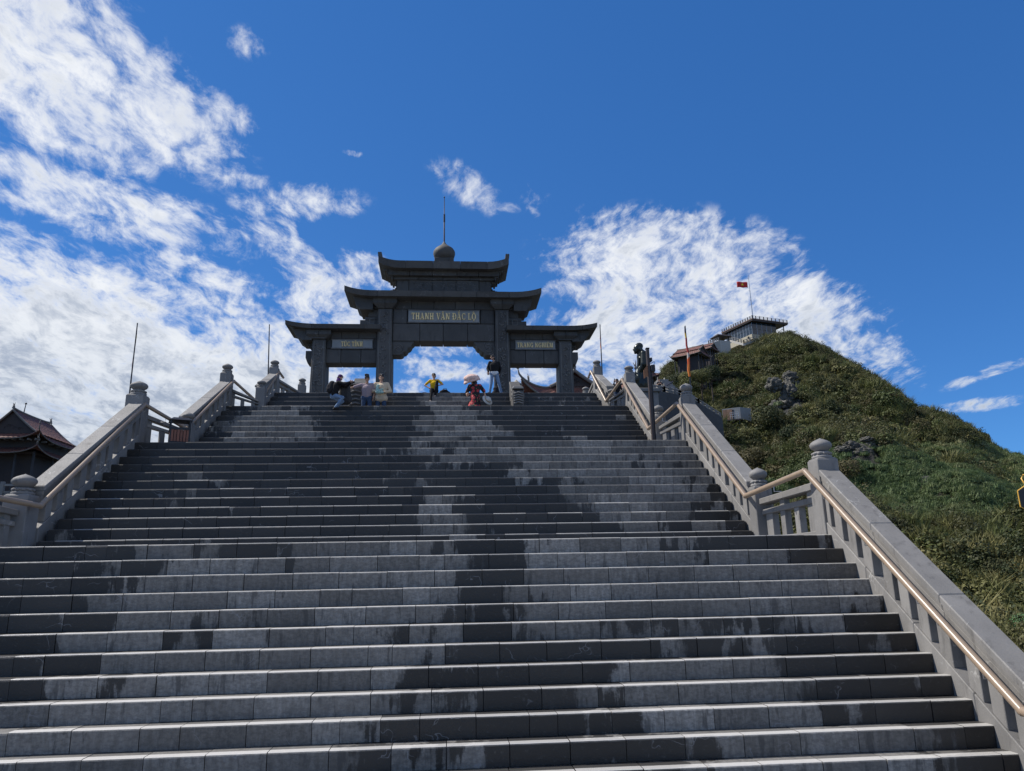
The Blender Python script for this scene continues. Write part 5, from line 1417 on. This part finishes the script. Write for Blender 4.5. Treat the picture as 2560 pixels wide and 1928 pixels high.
# ------------------------------------------------------------------ people
def V(*a): return Vector(a)
V_ = V
def hand(mb, w, d, side, curl=.5, s=1.0):
    """palm and five unequal fingers growing from wrist w along d; side = direction of the thumb"""
    d = d.normalized(); t = (side - d * side.dot(d)).normalized(); n = d.cross(t)
    k = w + d * .075 * s
    for q in (-.028, -.01, .01, .028): mb.cap(w + d * .01, k + t * q * s, .024 * s, .017 * s)
    for q, L in ((.032, .070), (.011, .080), (-.011, .062), (-.032, .058)):
        a = k + t * q * s; m = a + (d * (1 - curl * .4) + n * curl * .6).normalized() * L * .55 * s; e = m + (d * (1 - curl) + n * curl).normalized() * L * .45 * s
        mb.cap(a, m, .0105 * s, .010 * s); mb.cap(m, e, .010 * s, .008 * s)
    b = w + d * .025 * s + t * .030 * s; m = b + (d * .5 + t * .75).normalized() * .04 * s; mb.cap(b, m, .014 * s, .012 * s); mb.cap(m, m + (d + n * curl).normalized() * .032 * s, .012 * s, .009 * s)
def head(sk, hr, c, f, up=None, hairm='short', s=1.0):
    """head at c looking along f"""
    f = f.normalized(); up = up or V(0, 0, 1); r = f.cross(up).normalized(); u = r.cross(f)
    Mx = Matrix((r, f, u)).transposed()
    g = lambda x, y, z: c + (r * x + f * y + u * z) * s
    sk.blob(g(0, 0, .02), (.078 * s, .095 * s, .105 * s), Mx); sk.blob(g(0, .022, -.048), (.060 * s, .066 * s, .064 * s), Mx)
    sk.cap(g(0, .095, .015), g(0, .118, -.022), .012 * s, .017 * s); sk.blob(g(0, .088, -.066), (.026 * s, .012 * s, .012 * s), Mx); sk.blob(g(0, .075, -.105), (.026 * s, .022 * s, .02 * s), Mx)
    for q in (-1, 1):
        sk.blob(g(q * .080, -.012, -.008), (.012 * s, .022 * s, .032 * s), Mx); sk.blob(g(q * .032, .082, .042), (.026 * s, .014 * s, .008 * s), Mx)
    hr.blob(g(0, -.012, .046), (.093 * s, .106 * s, .098 * s), Mx); hr.blob(g(0, -.045, -.008), (.088 * s, .075 * s, .092 * s), Mx)
    for q in (-1, 1): hr.cap(g(q * .045, .070, .088), g(q * .072, .02, .02), .022 * s, .016 * s)
    return g
def eyes(g, par, s=1.0):
    e = MB()
    for q in (-1, 1): e.blob(g(q * .032, .088, .020), (.012 * s, .008 * s, .007 * s), None, 1)
    e.blob(g(0, .098, -.066), (.022 * s, .005 * s, .004 * s), None, 1)
    e.build('face_features', M['hair'], par)
def person(label, loc, rot, s, fn):
    """fn(sk, parts) fills the body mesh builder and the clothing builders; returns extra work"""
    sk = MB(); parts = {}
    def part(n, m, vox=.014):
        if n not in parts: parts[n] = (MB(), m, vox)
        return parts[n][0]
    late = fn(sk, part)
    o = sk.build('person', M['skin']); remesh(o, .0085, 1)
    tag(o, label, 'person'); o.location = loc; o.rotation_euler.z = rot; o.scale = (s, s, s)
    for n, (mb, m, vox) in parts.items():
        c = mb.build(n, m, o)
        if vox: remesh(c, vox, 2)
    if late: late(o)
    return o
def legs(sk, part, hipL, kneeL, ankL, hipR, kneeR, ankR, m, toeL, toeR, shoem, hem=1.0, hips=True):
    p = part('trousers', m)
    for h, k, a, t in ((hipL, kneeL, ankL, toeL), (hipR, kneeR, ankR, toeR)):
        p.cap(h, k, .095, .068); e = k.lerp(a, hem); p.cap(k, e, .068, .055 if hem > .6 else .066)
        sk.cap(h, k, .075, .052); sk.cap(k, k.lerp(a, .4), .055, .058); sk.cap(k.lerp(a, .4), a, .058, .038)
        sh = part('shoes', shoem, .012); d = t.normalized()
        sh.cap(a + V(0, 0, -.03) - d * .04, a + V(0, 0, -.045) + d * .10, .048, .042); sh.cap(a + V(0, 0, -.045) + d * .10, a + V(0, 0, -.05) + d * .155, .042, .032)
    if hips:
        p.cap(hipL, hipR, .115, .115); c = (hipL + hipR) / 2; p.blob(c + V(0, 0, .05), (.175, .125, .13))
def torso(sk, part, name, m, pel, chest, shL, shR, neck, fat=1.0):
    t = part(name, m)
    t.cap(pel, chest, .135 * fat, .150 * fat); side = (shL - shR).normalized()
    t.cap(pel + side * .05, chest + side * .06, .12 * fat, .13 * fat); t.cap(pel - side * .05, chest - side * .06, .12 * fat, .13 * fat)
    t.cap(chest + (shL - chest) * .3, shL, .105, .072); t.cap(chest + (shR - chest) * .3, shR, .105, .072); t.cap(shL, shR, .07, .058)
    sk.cap(pel, chest, .11, .12); sk.cap(shL, shR, .055, .055); sk.cap(chest, neck, .07, .052)
def arm(sk, part, name, m, sh, el, wr, hd, thumb, sleeve=1.0, curl=.5, loose=1.0):
    sk.cap(sh, el, .048, .038); sk.cap(el, wr, .038, .026); hand(sk, wr, hd, thumb, curl)
    t = part(name, m)
    if sleeve <= .5: t.cap(sh, sh.lerp(el, sleeve * 2), .066 * loose, .060 * loose)
    else: t.cap(sh, el, .064 * loose, .052 * loose); t.cap(el, el.lerp(wr, sleeve), .052 * loose, .040 * loose)

denim = cloth('blue_denim', (.13, .20, .31), col2=(.20, .28, .40)); dark_denim = cloth('dark_denim', (.035, .06, .11), col2=(.05, .08, .14))
black = cloth('black_cloth', (.012, .012, .014)); black2 = cloth('washed_black_cloth', (.02, .02, .024))
white_shoe = cloth('pale_shoes', (.50, .42, .38), .6); dark_shoe = cloth('dark_shoes', (.02, .02, .022), .5)
def foot_at(px, Y, Z): 
    lo, hi = -20, 20
    for _ in range(40):
        m = (lo + hi) / 2
        if proj((m, Y, Z))[0] < px: lo = m
        else: hi = m
    return Vector((m, Y, Z))
# 1 photographer: knees bent on the third flight, leaning right
def f1(sk, part):
    hipL, hipR = V(.02, -.02, .56), V(-.10, .12, .56)
    legs(sk, part, hipL, V(.34, -.16, .46), V(.06, -.12, .08), hipR, V(.30, .10, .36), V(.0, .10, .08), denim, V(1, -.3, 0), V(1, .2, 0), dark_shoe)
    pel, ch = V(-.04, .05, .66), V(.04, .04, 1.0); shL, shR = V(.14, -.12, 1.10), V(.08, .20, 1.10)
    torso(sk, part, 'jacket', black, pel, ch, shL, shR, V(.14, .04, 1.22), 1.12)
    arm(sk, part, 'jacket', black, shL, V(.42, -.22, 1.00), V(.58, -.06, 1.13), V(.5, .4, .3), V(0, 0, 1), .92, .8, 1.25)
    arm(sk, part, 'jacket', black, shR, V(.40, .18, 1.0), V(.60, .06, 1.12), V(.5, -.3, .3), V(0, 0, 1), .92, .8, 1.2)
    c = V(.18, .03, 1.34); hr = part('hair', M['hair'], .012); g = head(sk, hr, c, V(1, -.15, -.12))
    cp = part('purple_cap', cloth('purple_cloth', (.085, .03, .14)), .01)
    cp.blob(g(0, -.01, .055), (.098, .108, .085)); cp.blob(g(0, -.05, -.02), (.088, .08, .09)); cp.cap(g(-.05, .09, .045), g(.05, .09, .045), .018, .018); cp.cap(g(-.05, .14, .035), g(.05, .14, .035), .012, .012)
    cp.cap(g(0, -.04, -.06), g(0, -.05, -.14), .085, .10)
    def late(o):
        eyes(g, o)
        b = MB(); b.box(.60, .68, -.02, .12, 1.10, 1.20); b.tube([(.68, .05, 1.15), (.76, .05, 1.16)], .045, 12); b.build('camera', M['black_metal'], o)
        bp = MB(); bp.cap(V(-.20, .06, .84), V(-.14, .06, 1.08), .17, .14); bp.cap(V(-.26, .02, .86), V(-.25, .02, .98), .10, .09); bp.cap(V(-.22, .16, .86), V(-.16, .16, 1.04), .10, .09)
        k = bp.build('backpack', black2, o); remesh(k, .016, 2)
    return late
p = foot_at(836, 26.0, ZC - FL['C']['r']); person('person in purple cap, black jacket and jeans crouching with camera and backpack', p, R(0), .86, f1)
# bag standing beside the photographer
bg_ = empty('canvas_bag', 'grey bag leaning between the photographer and the carved stone', 'bag'); bg_.location = foot_at(862, 26.3, ZC)
mb = MB(); mb.cap(V(-.12, 0, .14), V(.10, 0, .14), .15, .15); mb.cap(V(-.10, 0, .55), V(.06, 0, .60), .13, .12); mb.cap(V(-.10, 0, .2), V(-.08, 0, .6), .15, .12); mb.cap(V(.1, 0, .2), V(.05, 0, .6), .15, .12)
k = mb.build('bag_body', cloth('dark_grey_canvas', (.045, .045, .047)), bg_); remesh(k, .02, 3); MB().tube([(-.10, 0, .66), (-.06, 0, .80), (.04, 0, .80), (.06, 0, .68)], .014, 6).build('strap', black, bg_)
# 2 man in mauve shirt with an outstretched arm
def f2(sk, part):
    m = cloth('mauve_grey_knit', (.30, .235, .25))
    legs(sk, part, V(.10, 0, .90), V(.11, -.03, .48), V(.12, .02, .08), V(-.10, 0, .90), V(-.11, -.02, .48), V(-.12, .02, .08), dark_denim, V(.2, -1, 0), V(-.2, -1, 0), dark_shoe)
    shL, shR = V(.19, 0, 1.38), V(-.19, 0, 1.38)
    torso(sk, part, 'shirt', m, V(0, 0, .98), V(0, .0, 1.24), shL, shR, V(0, -.02, 1.48), 1.05)
    arm(sk, part, 'shirt', m, shR, V(-.46, -.05, 1.28), V(-.70, -.12, 1.20), V(-1, -.1, -.15), V(0, -1, .2), .45, .3)
    arm(sk, part, 'shirt', m, shL, V(.27, .04, 1.10), V(.24, -.10, .90), V(0, -.3, -1), V(0, -1, 0), .5, .5)
    c = V(.0, -.05, 1.59); hr = part('hair', M['hair'], .012); g = head(sk, hr, c, V(.1, -1, -.42), V(0, -.3, 1))
    hr.cap(g(-.03, -.01, .13), g(.05, .0, .145), .05, .045)
    return lambda o: eyes(g, o)
p = foot_at(915, 27.15, ZCL); person('person in mauve grey shirt with one arm stretched out, looking down', p, R(0), 1.03, f2)
# 3 man in cream shirt holding a mint bag
def f3(sk, part):
    m = cloth('cream_shirt_cloth', (.55, .44, .31))
    legs(sk, part, V(.10, 0, .90), V(.11, -.02, .48), V(.12, .02, .08), V(-.10, 0, .90), V(-.11, -.02, .48), V(-.12, .02, .08), dark_denim, V(.2, -1, 0), V(-.2, -1, 0), dark_shoe)
    shL, shR = V(.20, 0, 1.38), V(-.20, 0, 1.38)
    torso(sk, part, 'shirt', m, V(0, 0, .96), V(0, .0, 1.24), shL, shR, V(0, -.01, 1.48), 1.15)
    part('shirt', m).cap(V(-.09, 0, .88), V(.09, 0, .88), .15, .15)
    arm(sk, part, 'shirt', m, shL, V(.32, -.02, 1.12), V(.10, -.22, 1.04), V(-1, -.1, 0), V(0, 0, 1), .8, .7, 1.2)
    arm(sk, part, 'shirt', m, shR, V(-.31, -.02, 1.12), V(-.12, -.20, 1.10), V(1, -.2, .1), V(0, 0, 1), .8, .7, 1.2)
    c = V(-.01, -.02, 1.61); hr = part('hair', M['hair'], .012); g = head(sk, hr, c, V(-.15, -1, -.05))
    return lambda o: eyes(g, o)
p = foot_at(951, 27.2, ZCL); person('person in loose cream shirt standing and holding a mint green bag', p, R(0), 1.06, f3)
mt = empty('mint_bag', 'crumpled mint green bag held by the person in cream shirt', 'bag'); mt.location = p + V(-.02, -.285, 1.11)
mb = MB(); mb.blob((-.05, 0, .0), (.12, .07, .085)); mb.blob((.05, 0, -.02), (.10, .07, .058)); mb.cap(V(-.10, 0, .05), V(-.09, 0, .20), .06, .045); mb.blob((-.06, -.02, .22), (.06, .04, .05)); mb.cap(V(.02, -.03, .05), V(.10, -.02, .09), .05, .03)
k = mb.build('bag_cloth', cloth('mint_cloth', (.25, .42, .37), col2=(.38, .52, .48)), mt); remesh(k, .011, 2)
# 4 seated in yellow
def f4(sk, part):
    m = cloth('yellow_tee', (.66, .40, .012))
    legs(sk, part, V(.10, 0, .10), V(.16, -.40, .20), V(.08, -.40, -.22), V(-.10, 0, .10), V(-.06, -.46, .07), V(-.09, -.64, -.50), black, V(.1, -1, 0), V(-.05, -1, 0), white_shoe)
    shL, shR = V(.18, -.01, .58), V(-.18, -.01, .58)
    part('trousers', black).cap(V(.12, -.1, .2), V(.17, -.36, .44), .09, .058); part('trousers', black).cap(V(.17, -.36, .44), V(.08, -.42, .0), .07, .055)
    torso(sk, part, 'shirt', m, V(0, .02, .16), V(0, 0, .44), shL, shR, V(0, -.02, .67), 1.0)
    arm(sk, part, 'shirt', m, shL, V(.40, -.02, .40), V(.22, -.16, .32), V(-.8, -.4, -.3), V(0, 0, 1), .36, .6)
    arm(sk, part, 'shirt', m, shR, V(-.42, -.0, .38), V(-.22, -.10, .22), V(.8, -.2, -.5), V(0, 0, 1), .36, .6)
    c = V(-.01, -.04, .80); hr = part('hair', M['hair'], .012); g = head(sk, hr, c, V(-.3, -1, -.02))
    hr.blob(g(.0, -.09, .0), (.06, .05, .08)); hr.blob(g(.06, -.06, -.01), (.03, .05, .058))
    def late(o):
        eyes(g, o); e = MB()
        for q in (-1, 1): e.blob(g(q * .036, .094, .020), (.034, .014, .026), None, 2)
        e.tube([g(-.08, .03, .026), g(-.06, .092, .026), g(.06, .092, .026), g(.08, .03, .026)], .005, 5); e.build('sunglasses', M['black_metal'], o)
    return late
yD = FL['D']['y1']
p = foot_at(1085, yD + .12, ZD); person('person in yellow shirt and sunglasses sitting on the top step', p, R(-4), .86, f4)
bb = empty('black_bag', 'black bag lying on the top step right of the yellow shirt', 'bag'); bb.location = foot_at(1112, yD + .35, ZD)
mb = MB(); mb.cap(V(-.12, 0, .08), V(.14, 0, .058), .10, .08); mb.cap(V(-.05, 0, .13), V(.05, 0, .13), .09, .08); k = mb.build('bag_body', black, bb); remesh(k, .014, 2)
MB().tube([(-.10, 0, .17), (-.03, -.02, .25), (.06, -.02, .24), (.10, 0, .15)], .010, 6).build('handle', black2, bb)
bo = empty('water_bottle', 'small dark bottle lying on the top step left of the yellow shirt', 'bottle'); bo.location = foot_at(1062, yD + .25, ZD)
MB().tube([(-.09, 0, .035), (.05, 0, .035), (.08, 0, .035), (.10, 0, .04)], [.034, .034, .018, .016], 10).build('bottle_body', dark_shoe, bo); MB().tube([(.10, 0, .04), (.125, 0, .04)], .019, 8).build('bottle_cap', M['steel'], bo)
# 5 woman in a black dress with red flowers
def flowers():
    m = bpy.data.materials.new('red_flower_print'); m.use_nodes = True
    T = NT(m.node_tree); bs = T.n['Principled BSDF']; P = T.new('ShaderNodeTexCoord').outputs['Object']
    vo = T.new('ShaderNodeTexVoronoi', {'Vector': P, 'Scale': 7.0}); vo2 = T.new('ShaderNodeTexVoronoi', {'Vector': P, 'Scale': 13.0})
    w = T.math('ADD', vo.outputs[0], T.math('MULTIPLY', T.math('SUBTRACT', T.noise(P, 30, 3), .5), .25))
    c = T.mix(T.rng(w, .50, .44), (.012, .010, .012), (.42, .035, .045)); c = T.mix(T.rng(w, .20, .12), c, (.60, .20, .16)); c = T.mix(T.rng(vo2.outputs[0], .20, .14), c, (.45, .30, .12))
    T.l.new(c, bs.inputs['Base Color']); bs.inputs['Roughness'].default_value = .85; return m
def f5(sk, part):
    d = flowers(); pt = part('dress', d)
    for sx in (-1, 1):
        sk.cap(V(sx * .09, 0, .88), V(sx * .09, -.02, .46), .08, .055); sk.cap(V(sx * .09, -.02, .46), V(sx * .09, .02, .08), .055, .035)
        sh = part('shoes', dark_shoe, .012); sh.cap(V(sx * .09, .03, .05), V(sx * .1, -.12, .04), .045, .035)
    pt.cap(V(0, 0, .95), V(0, 0, 1.24), .135, .14); pt.cap(V(.04, 0, .95), V(.07, 0, 1.24), .12, .12); pt.cap(V(-.04, 0, .95), V(-.07, 0, 1.24), .12, .12); pt.cap(V(.17, 0, 1.36), V(-.17, 0, 1.36), .075, .062); pt.cap(V(0, 0, 1.2), V(0, 0, 1.38), .14, .09)
    pt.cap(V(0, 0, .95), V(-.02, .02, .45), .16, .23); pt.cap(V(0, 0, .5), V(-.12, .03, .25), .24, .27); pt.cap(V(.05, 0, .8), V(.10, .02, .3), .14, .17); pt.cap(V(-.05, 0, .8), V(-.28, .04, .26), .12, .13)
    sk.cap(V(0, 0, .9), V(0, 0, 1.3), .1, .1); sk.cap(V(0, 0, 1.3), V(0, -.02, 1.48), .06, .05)
    arm(sk, part, 'dress', d, V(-.18, 0, 1.36), V(-.30, .10, 1.12), V(-.28, -.02, .98), V(.1, -.4, .8), V(1, 0, 0), .45, .8, 1.15)
    arm(sk, part, 'dress', d, V(.18, 0, 1.36), V(.34, .06, 1.16), V(.37, -.04, .95), V(.1, -.1, -1), V(-1, 0, 0), .45, .9, 1.15)
    c = V(-.06, .05, 1.54); hr = part('hair', M['hair'], .012); g = head(sk, hr, c, V(-.5, .8, -.2)); hr.cap(g(0, -.06, .0), g(.0, -.09, -.16), .08, .05); hr.cap(g(.05, -.05, .0), g(.09, -.04, -.06), .06, .05)
    return lambda o: eyes(g, o)
p5 = foot_at(1188, 27.15, ZCL); person('person in black dress with red flowers under a large pink hat', p5, R(0), 1.02, f5)
ht = empty('pink_hat', 'large floppy pink sun hat on the head of the flowered dress', 'hat'); ht.location = p5 + V(-.10, .03, 1.60); ht.rotation_euler = (R(18), R(-6), 0)
mb = MB(); mb.blob((0, 0, .10), (.27, .24, .155), Matrix.Rotation(R(8), 3, 'Y')); mb.blob((-.10, 0, .09), (.22, .22, .14)); mb.blob((.12, .02, .08), (.17, .2, .12)); mb.blob((0, 0, .0), (.32, .28, .05), Matrix.Rotation(R(-10), 3, 'Y')); mb.blob((-.24, -.04, -.05), (.10, .16, .06), Matrix.Rotation(R(-30), 3, 'Y'))
for q in range(7): mb.cap(V_(math.cos(q) * .2, math.sin(q) * .18, .17), V_(math.cos(q + .25) * .30, math.sin(q + .25) * .26, .0), .03, .02)
k = mb.build('hat_body', cloth('pale_pink_cloth', (.56, .38, .33), col2=(.66, .48, .41)), ht); remesh(k, .016, 3)
h2 = empty('white_hat', 'round white straw hat held at the side of the flowered dress', 'hat'); h2.location = p5 + V(.46, -.07, .84); h2.rotation_euler = (R(62), 0, R(38))
MB().lathe([(.0, .11), (.09, .10), (.12, .05), (.14, .02), (.215, -.01), (.22, -.02), (.14, .0), (.0, .01)], (0, 0, 0), 28).build('hat_body', cloth('white_straw', (.50, .48, .44)), h2)
MB().lathe([(.122, .05), (.142, .022), (.135, .02), (.115, .05)], (0, 0, .003), 24).build('hat_band', cloth('tan_hat_band', (.40, .28, .18)), h2)
# 6 man in black jacket and jeans at the top
def f6(sk, part):
    legs(sk, part, V(.09, 0, .90), V(.20, .02, .49), V(.30, .05, .08), V(-.09, 0, .90), V(-.13, -.03, .49), V(-.20, -.02, .08), denim, V(.8, -.4, 0), V(-.5, -.8, 0), dark_shoe)
    shL, shR = V(.19, .02, 1.39), V(-.17, -.02, 1.39)
    torso(sk, part, 'jacket', black, V(.0, 0, 1.06), V(0, 0, 1.26), shL, shR, V(-.02, -.01, 1.48), 1.2)
    w = part('white_shirt_hem', cloth('white_tee', (.62, .64, .66))); w.cap(V(-.05, 0, .93), V(.06, 0, .93), .135, .135); w.cap(V(0, 0, .93), V(0, 0, .98), .14, .14)
    arm(sk, part, 'jacket', black, shR, V(-.27, .02, 1.14), V(-.24, -.10, .96), V(-.1, -.3, -1), V(-1, 0, 0), .95, .6, 1.2)
    arm(sk, part, 'jacket', black, shL, V(.27, .06, 1.15), V(.22, .16, .98), V(-.4, .4, -.6), V(1, 0, 0), .95, .6, 1.2)
    c = V(-.04, -.01, 1.61); hr = part('hair', M['hair'], .012); g = head(sk, hr, c, V(-1, -.25, .02))
    def late(o):
        eyes(g, o); e = MB(); e.blob(g(.036, .09, .02), (.02, .012, .02), None, 1); e.blob(g(-.036, .09, .02), (.02, .012, .02), None, 1); e.tube([g(-.08, .0, .026), g(-.06, .09, .026), g(.06, .09, .026), g(.08, .0, .026)], .005, 5); e.build('sunglasses', M['black_metal'], o)
    return late
p6 = foot_at(1236, yD + .34, ZD); person('person in black bomber jacket and light jeans standing at the top of the steps', p6, R(0), .94, f6)
# 7 seated figure behind the legs of person 6
def f7(sk, part):
    legs(sk, part, V(.08, .08, .12), V(.20, -.06, .48), V(.30, -.16, .08), V(-.08, .08, .12), V(-.06, -.26, .46), V(-.10, -.30, .08), dark_denim, V(.7, -.6, 0), V(-.2, -1, 0), dark_shoe, .3)
    shL, shR = V(.15, .05, .60), V(-.17, .05, .60)
    torso(sk, part, 'shirt', black2, V(0, .12, .18), V(0, .08, .46), shL, shR, V(0, 0, .70), 1.0)
    arm(sk, part, 'shirt', black2, shL, V(.22, -.08, .42), V(.10, -.22, .40), V(-1, -.3, 0), V(0, 0, 1), .9, .6)
    arm(sk, part, 'shirt', black2, shR, V(-.24, -.08, .42), V(-.08, -.22, .40), V(1, -.3, 0), V(0, 0, 1), .9, .6)
    c = V(0, -.08, .74); hr = part('hair', M['hair'], .012); g = head(sk, hr, c, V(.1, -1, -.8), V(0, -.6, 1)); return lambda o: eyes(g, o)
p7 = foot_at(1246, yD + .95, ZD); person('person crouching low behind the legs of the black bomber jacket', p7, R(10), .66, f7)
bk = empty('dark_bag', 'dark handbag standing between the jeans at the top of the steps', 'bag'); bk.location = foot_at(1240, yD + .62, ZD)
mb = MB(); mb.cap(V(-.06, 0, .12), V(.06, 0, .12), .11, .11); mb.cap(V(-.04, 0, .30), V(.04, 0, .32), .08, .08); mb.cap(V(0, 0, .15), V(0, 0, .3), .12, .09); k = mb.build('bag_body', black2, bk); remesh(k, .016, 2); MB().tube([(-.06, 0, .34), (-.02, 0, .52), (.03, 0, .52), (.06, 0, .36)], .010, 6).build('strap', black, bk)
# 8 person with raised phone beyond the right balustrade
def f8(sk, part):
    legs(sk, part, V(.10, 0, .90), V(.11, -.02, .48), V(.12, .02, .08), V(-.10, 0, .90), V(-.11, -.02, .48), V(-.12, .02, .08), dark_denim, V(.2, -1, 0), V(-.2, -1, 0), dark_shoe)
    shL, shR = V(.19, 0, 1.38), V(-.19, 0, 1.38)
    torso(sk, part, 'jacket', black, V(0, 0, .98), V(0, .0, 1.24), shL, shR, V(0, -.01, 1.48), 1.1)
    arm(sk, part, 'jacket', black, shR, V(-.26, -.22, 1.24), V(-.20, -.30, 1.46), V(0, -.2, 1), V(1, 0, 0), .9, .7, 1.1)
    arm(sk, part, 'jacket', black, shL, V(.28, -.02, 1.12), V(.24, -.10, .90), V(0, -.3, -1), V(0, -1, 0), .9, .5)
    c = V(.02, -.02, 1.62); hr = part('hair', M['hair'], .012); g = head(sk, hr, c, V(-.9, -.5, -.05)); hr.blob(g(0, -.07, -.04), (.085, .06, .11))
    return lambda o: eyes(g, o)
q = at(1541, 953, 31.5); p8 = V(q.x, 31.5, ZD); s8 = (q.z - ZD) / 1.62
person('person with dark hair in black looking left beyond the right balustrade', p8, R(0), s8, f8)
ph = empty('phone', 'phone held up by the person beyond the right balustrade', 'phone'); ph.location = p8 + V(-.19, -.36, 1.56) * s8
MB().box(-.012, .012, -.04, .04, -.075, .085).build('phone_body', M['black_metal'], ph, bevel=.005)
# 9 far visitor on the terrace behind the sign pole
def f9(sk, part):
    legs(sk, part, V(.10, 0, .90), V(.11, -.02, .48), V(.12, .02, .08), V(-.10, 0, .90), V(-.11, -.02, .48), V(-.12, .02, .08), dark_denim, V(.2, -1, 0), V(-.2, -1, 0), dark_shoe)
    m = cloth('dark_top_with_white', (.03, .03, .035)); shL, shR = V(.19, 0, 1.38), V(-.19, 0, 1.38)
    torso(sk, part, 'shirt', m, V(0, 0, .98), V(0, .0, 1.24), shL, shR, V(0, -.01, 1.48)); arm(sk, part, 'shirt', m, shR, V(-.3, -.1, 1.14), V(-.12, -.26, 1.2), V(1, -.1, .2), V(0, 0, 1), .4, .7); arm(sk, part, 'shirt', m, shL, V(.3, -.1, 1.14), V(.12, -.26, 1.2), V(-1, -.1, .2), V(0, 0, 1), .4, .7)
    c = V(0, -.02, 1.61); hr = part('hair', M['hair'], .012); g = head(sk, hr, c, V(-.3, -1, 0)); return lambda o: eyes(g, o)
q = at(1650, 980, 48.5); person('person in dark top standing far behind the retaining wall railing', V(q.x, 48.5, q.z - .35), R(0), .72, f9)
tag(MB().box(9.7, 14.2, 48.0, 60, -2, at(1650, 980, 48.5).z - .36).build('upper_terrace', M['paving']), kind='structure')
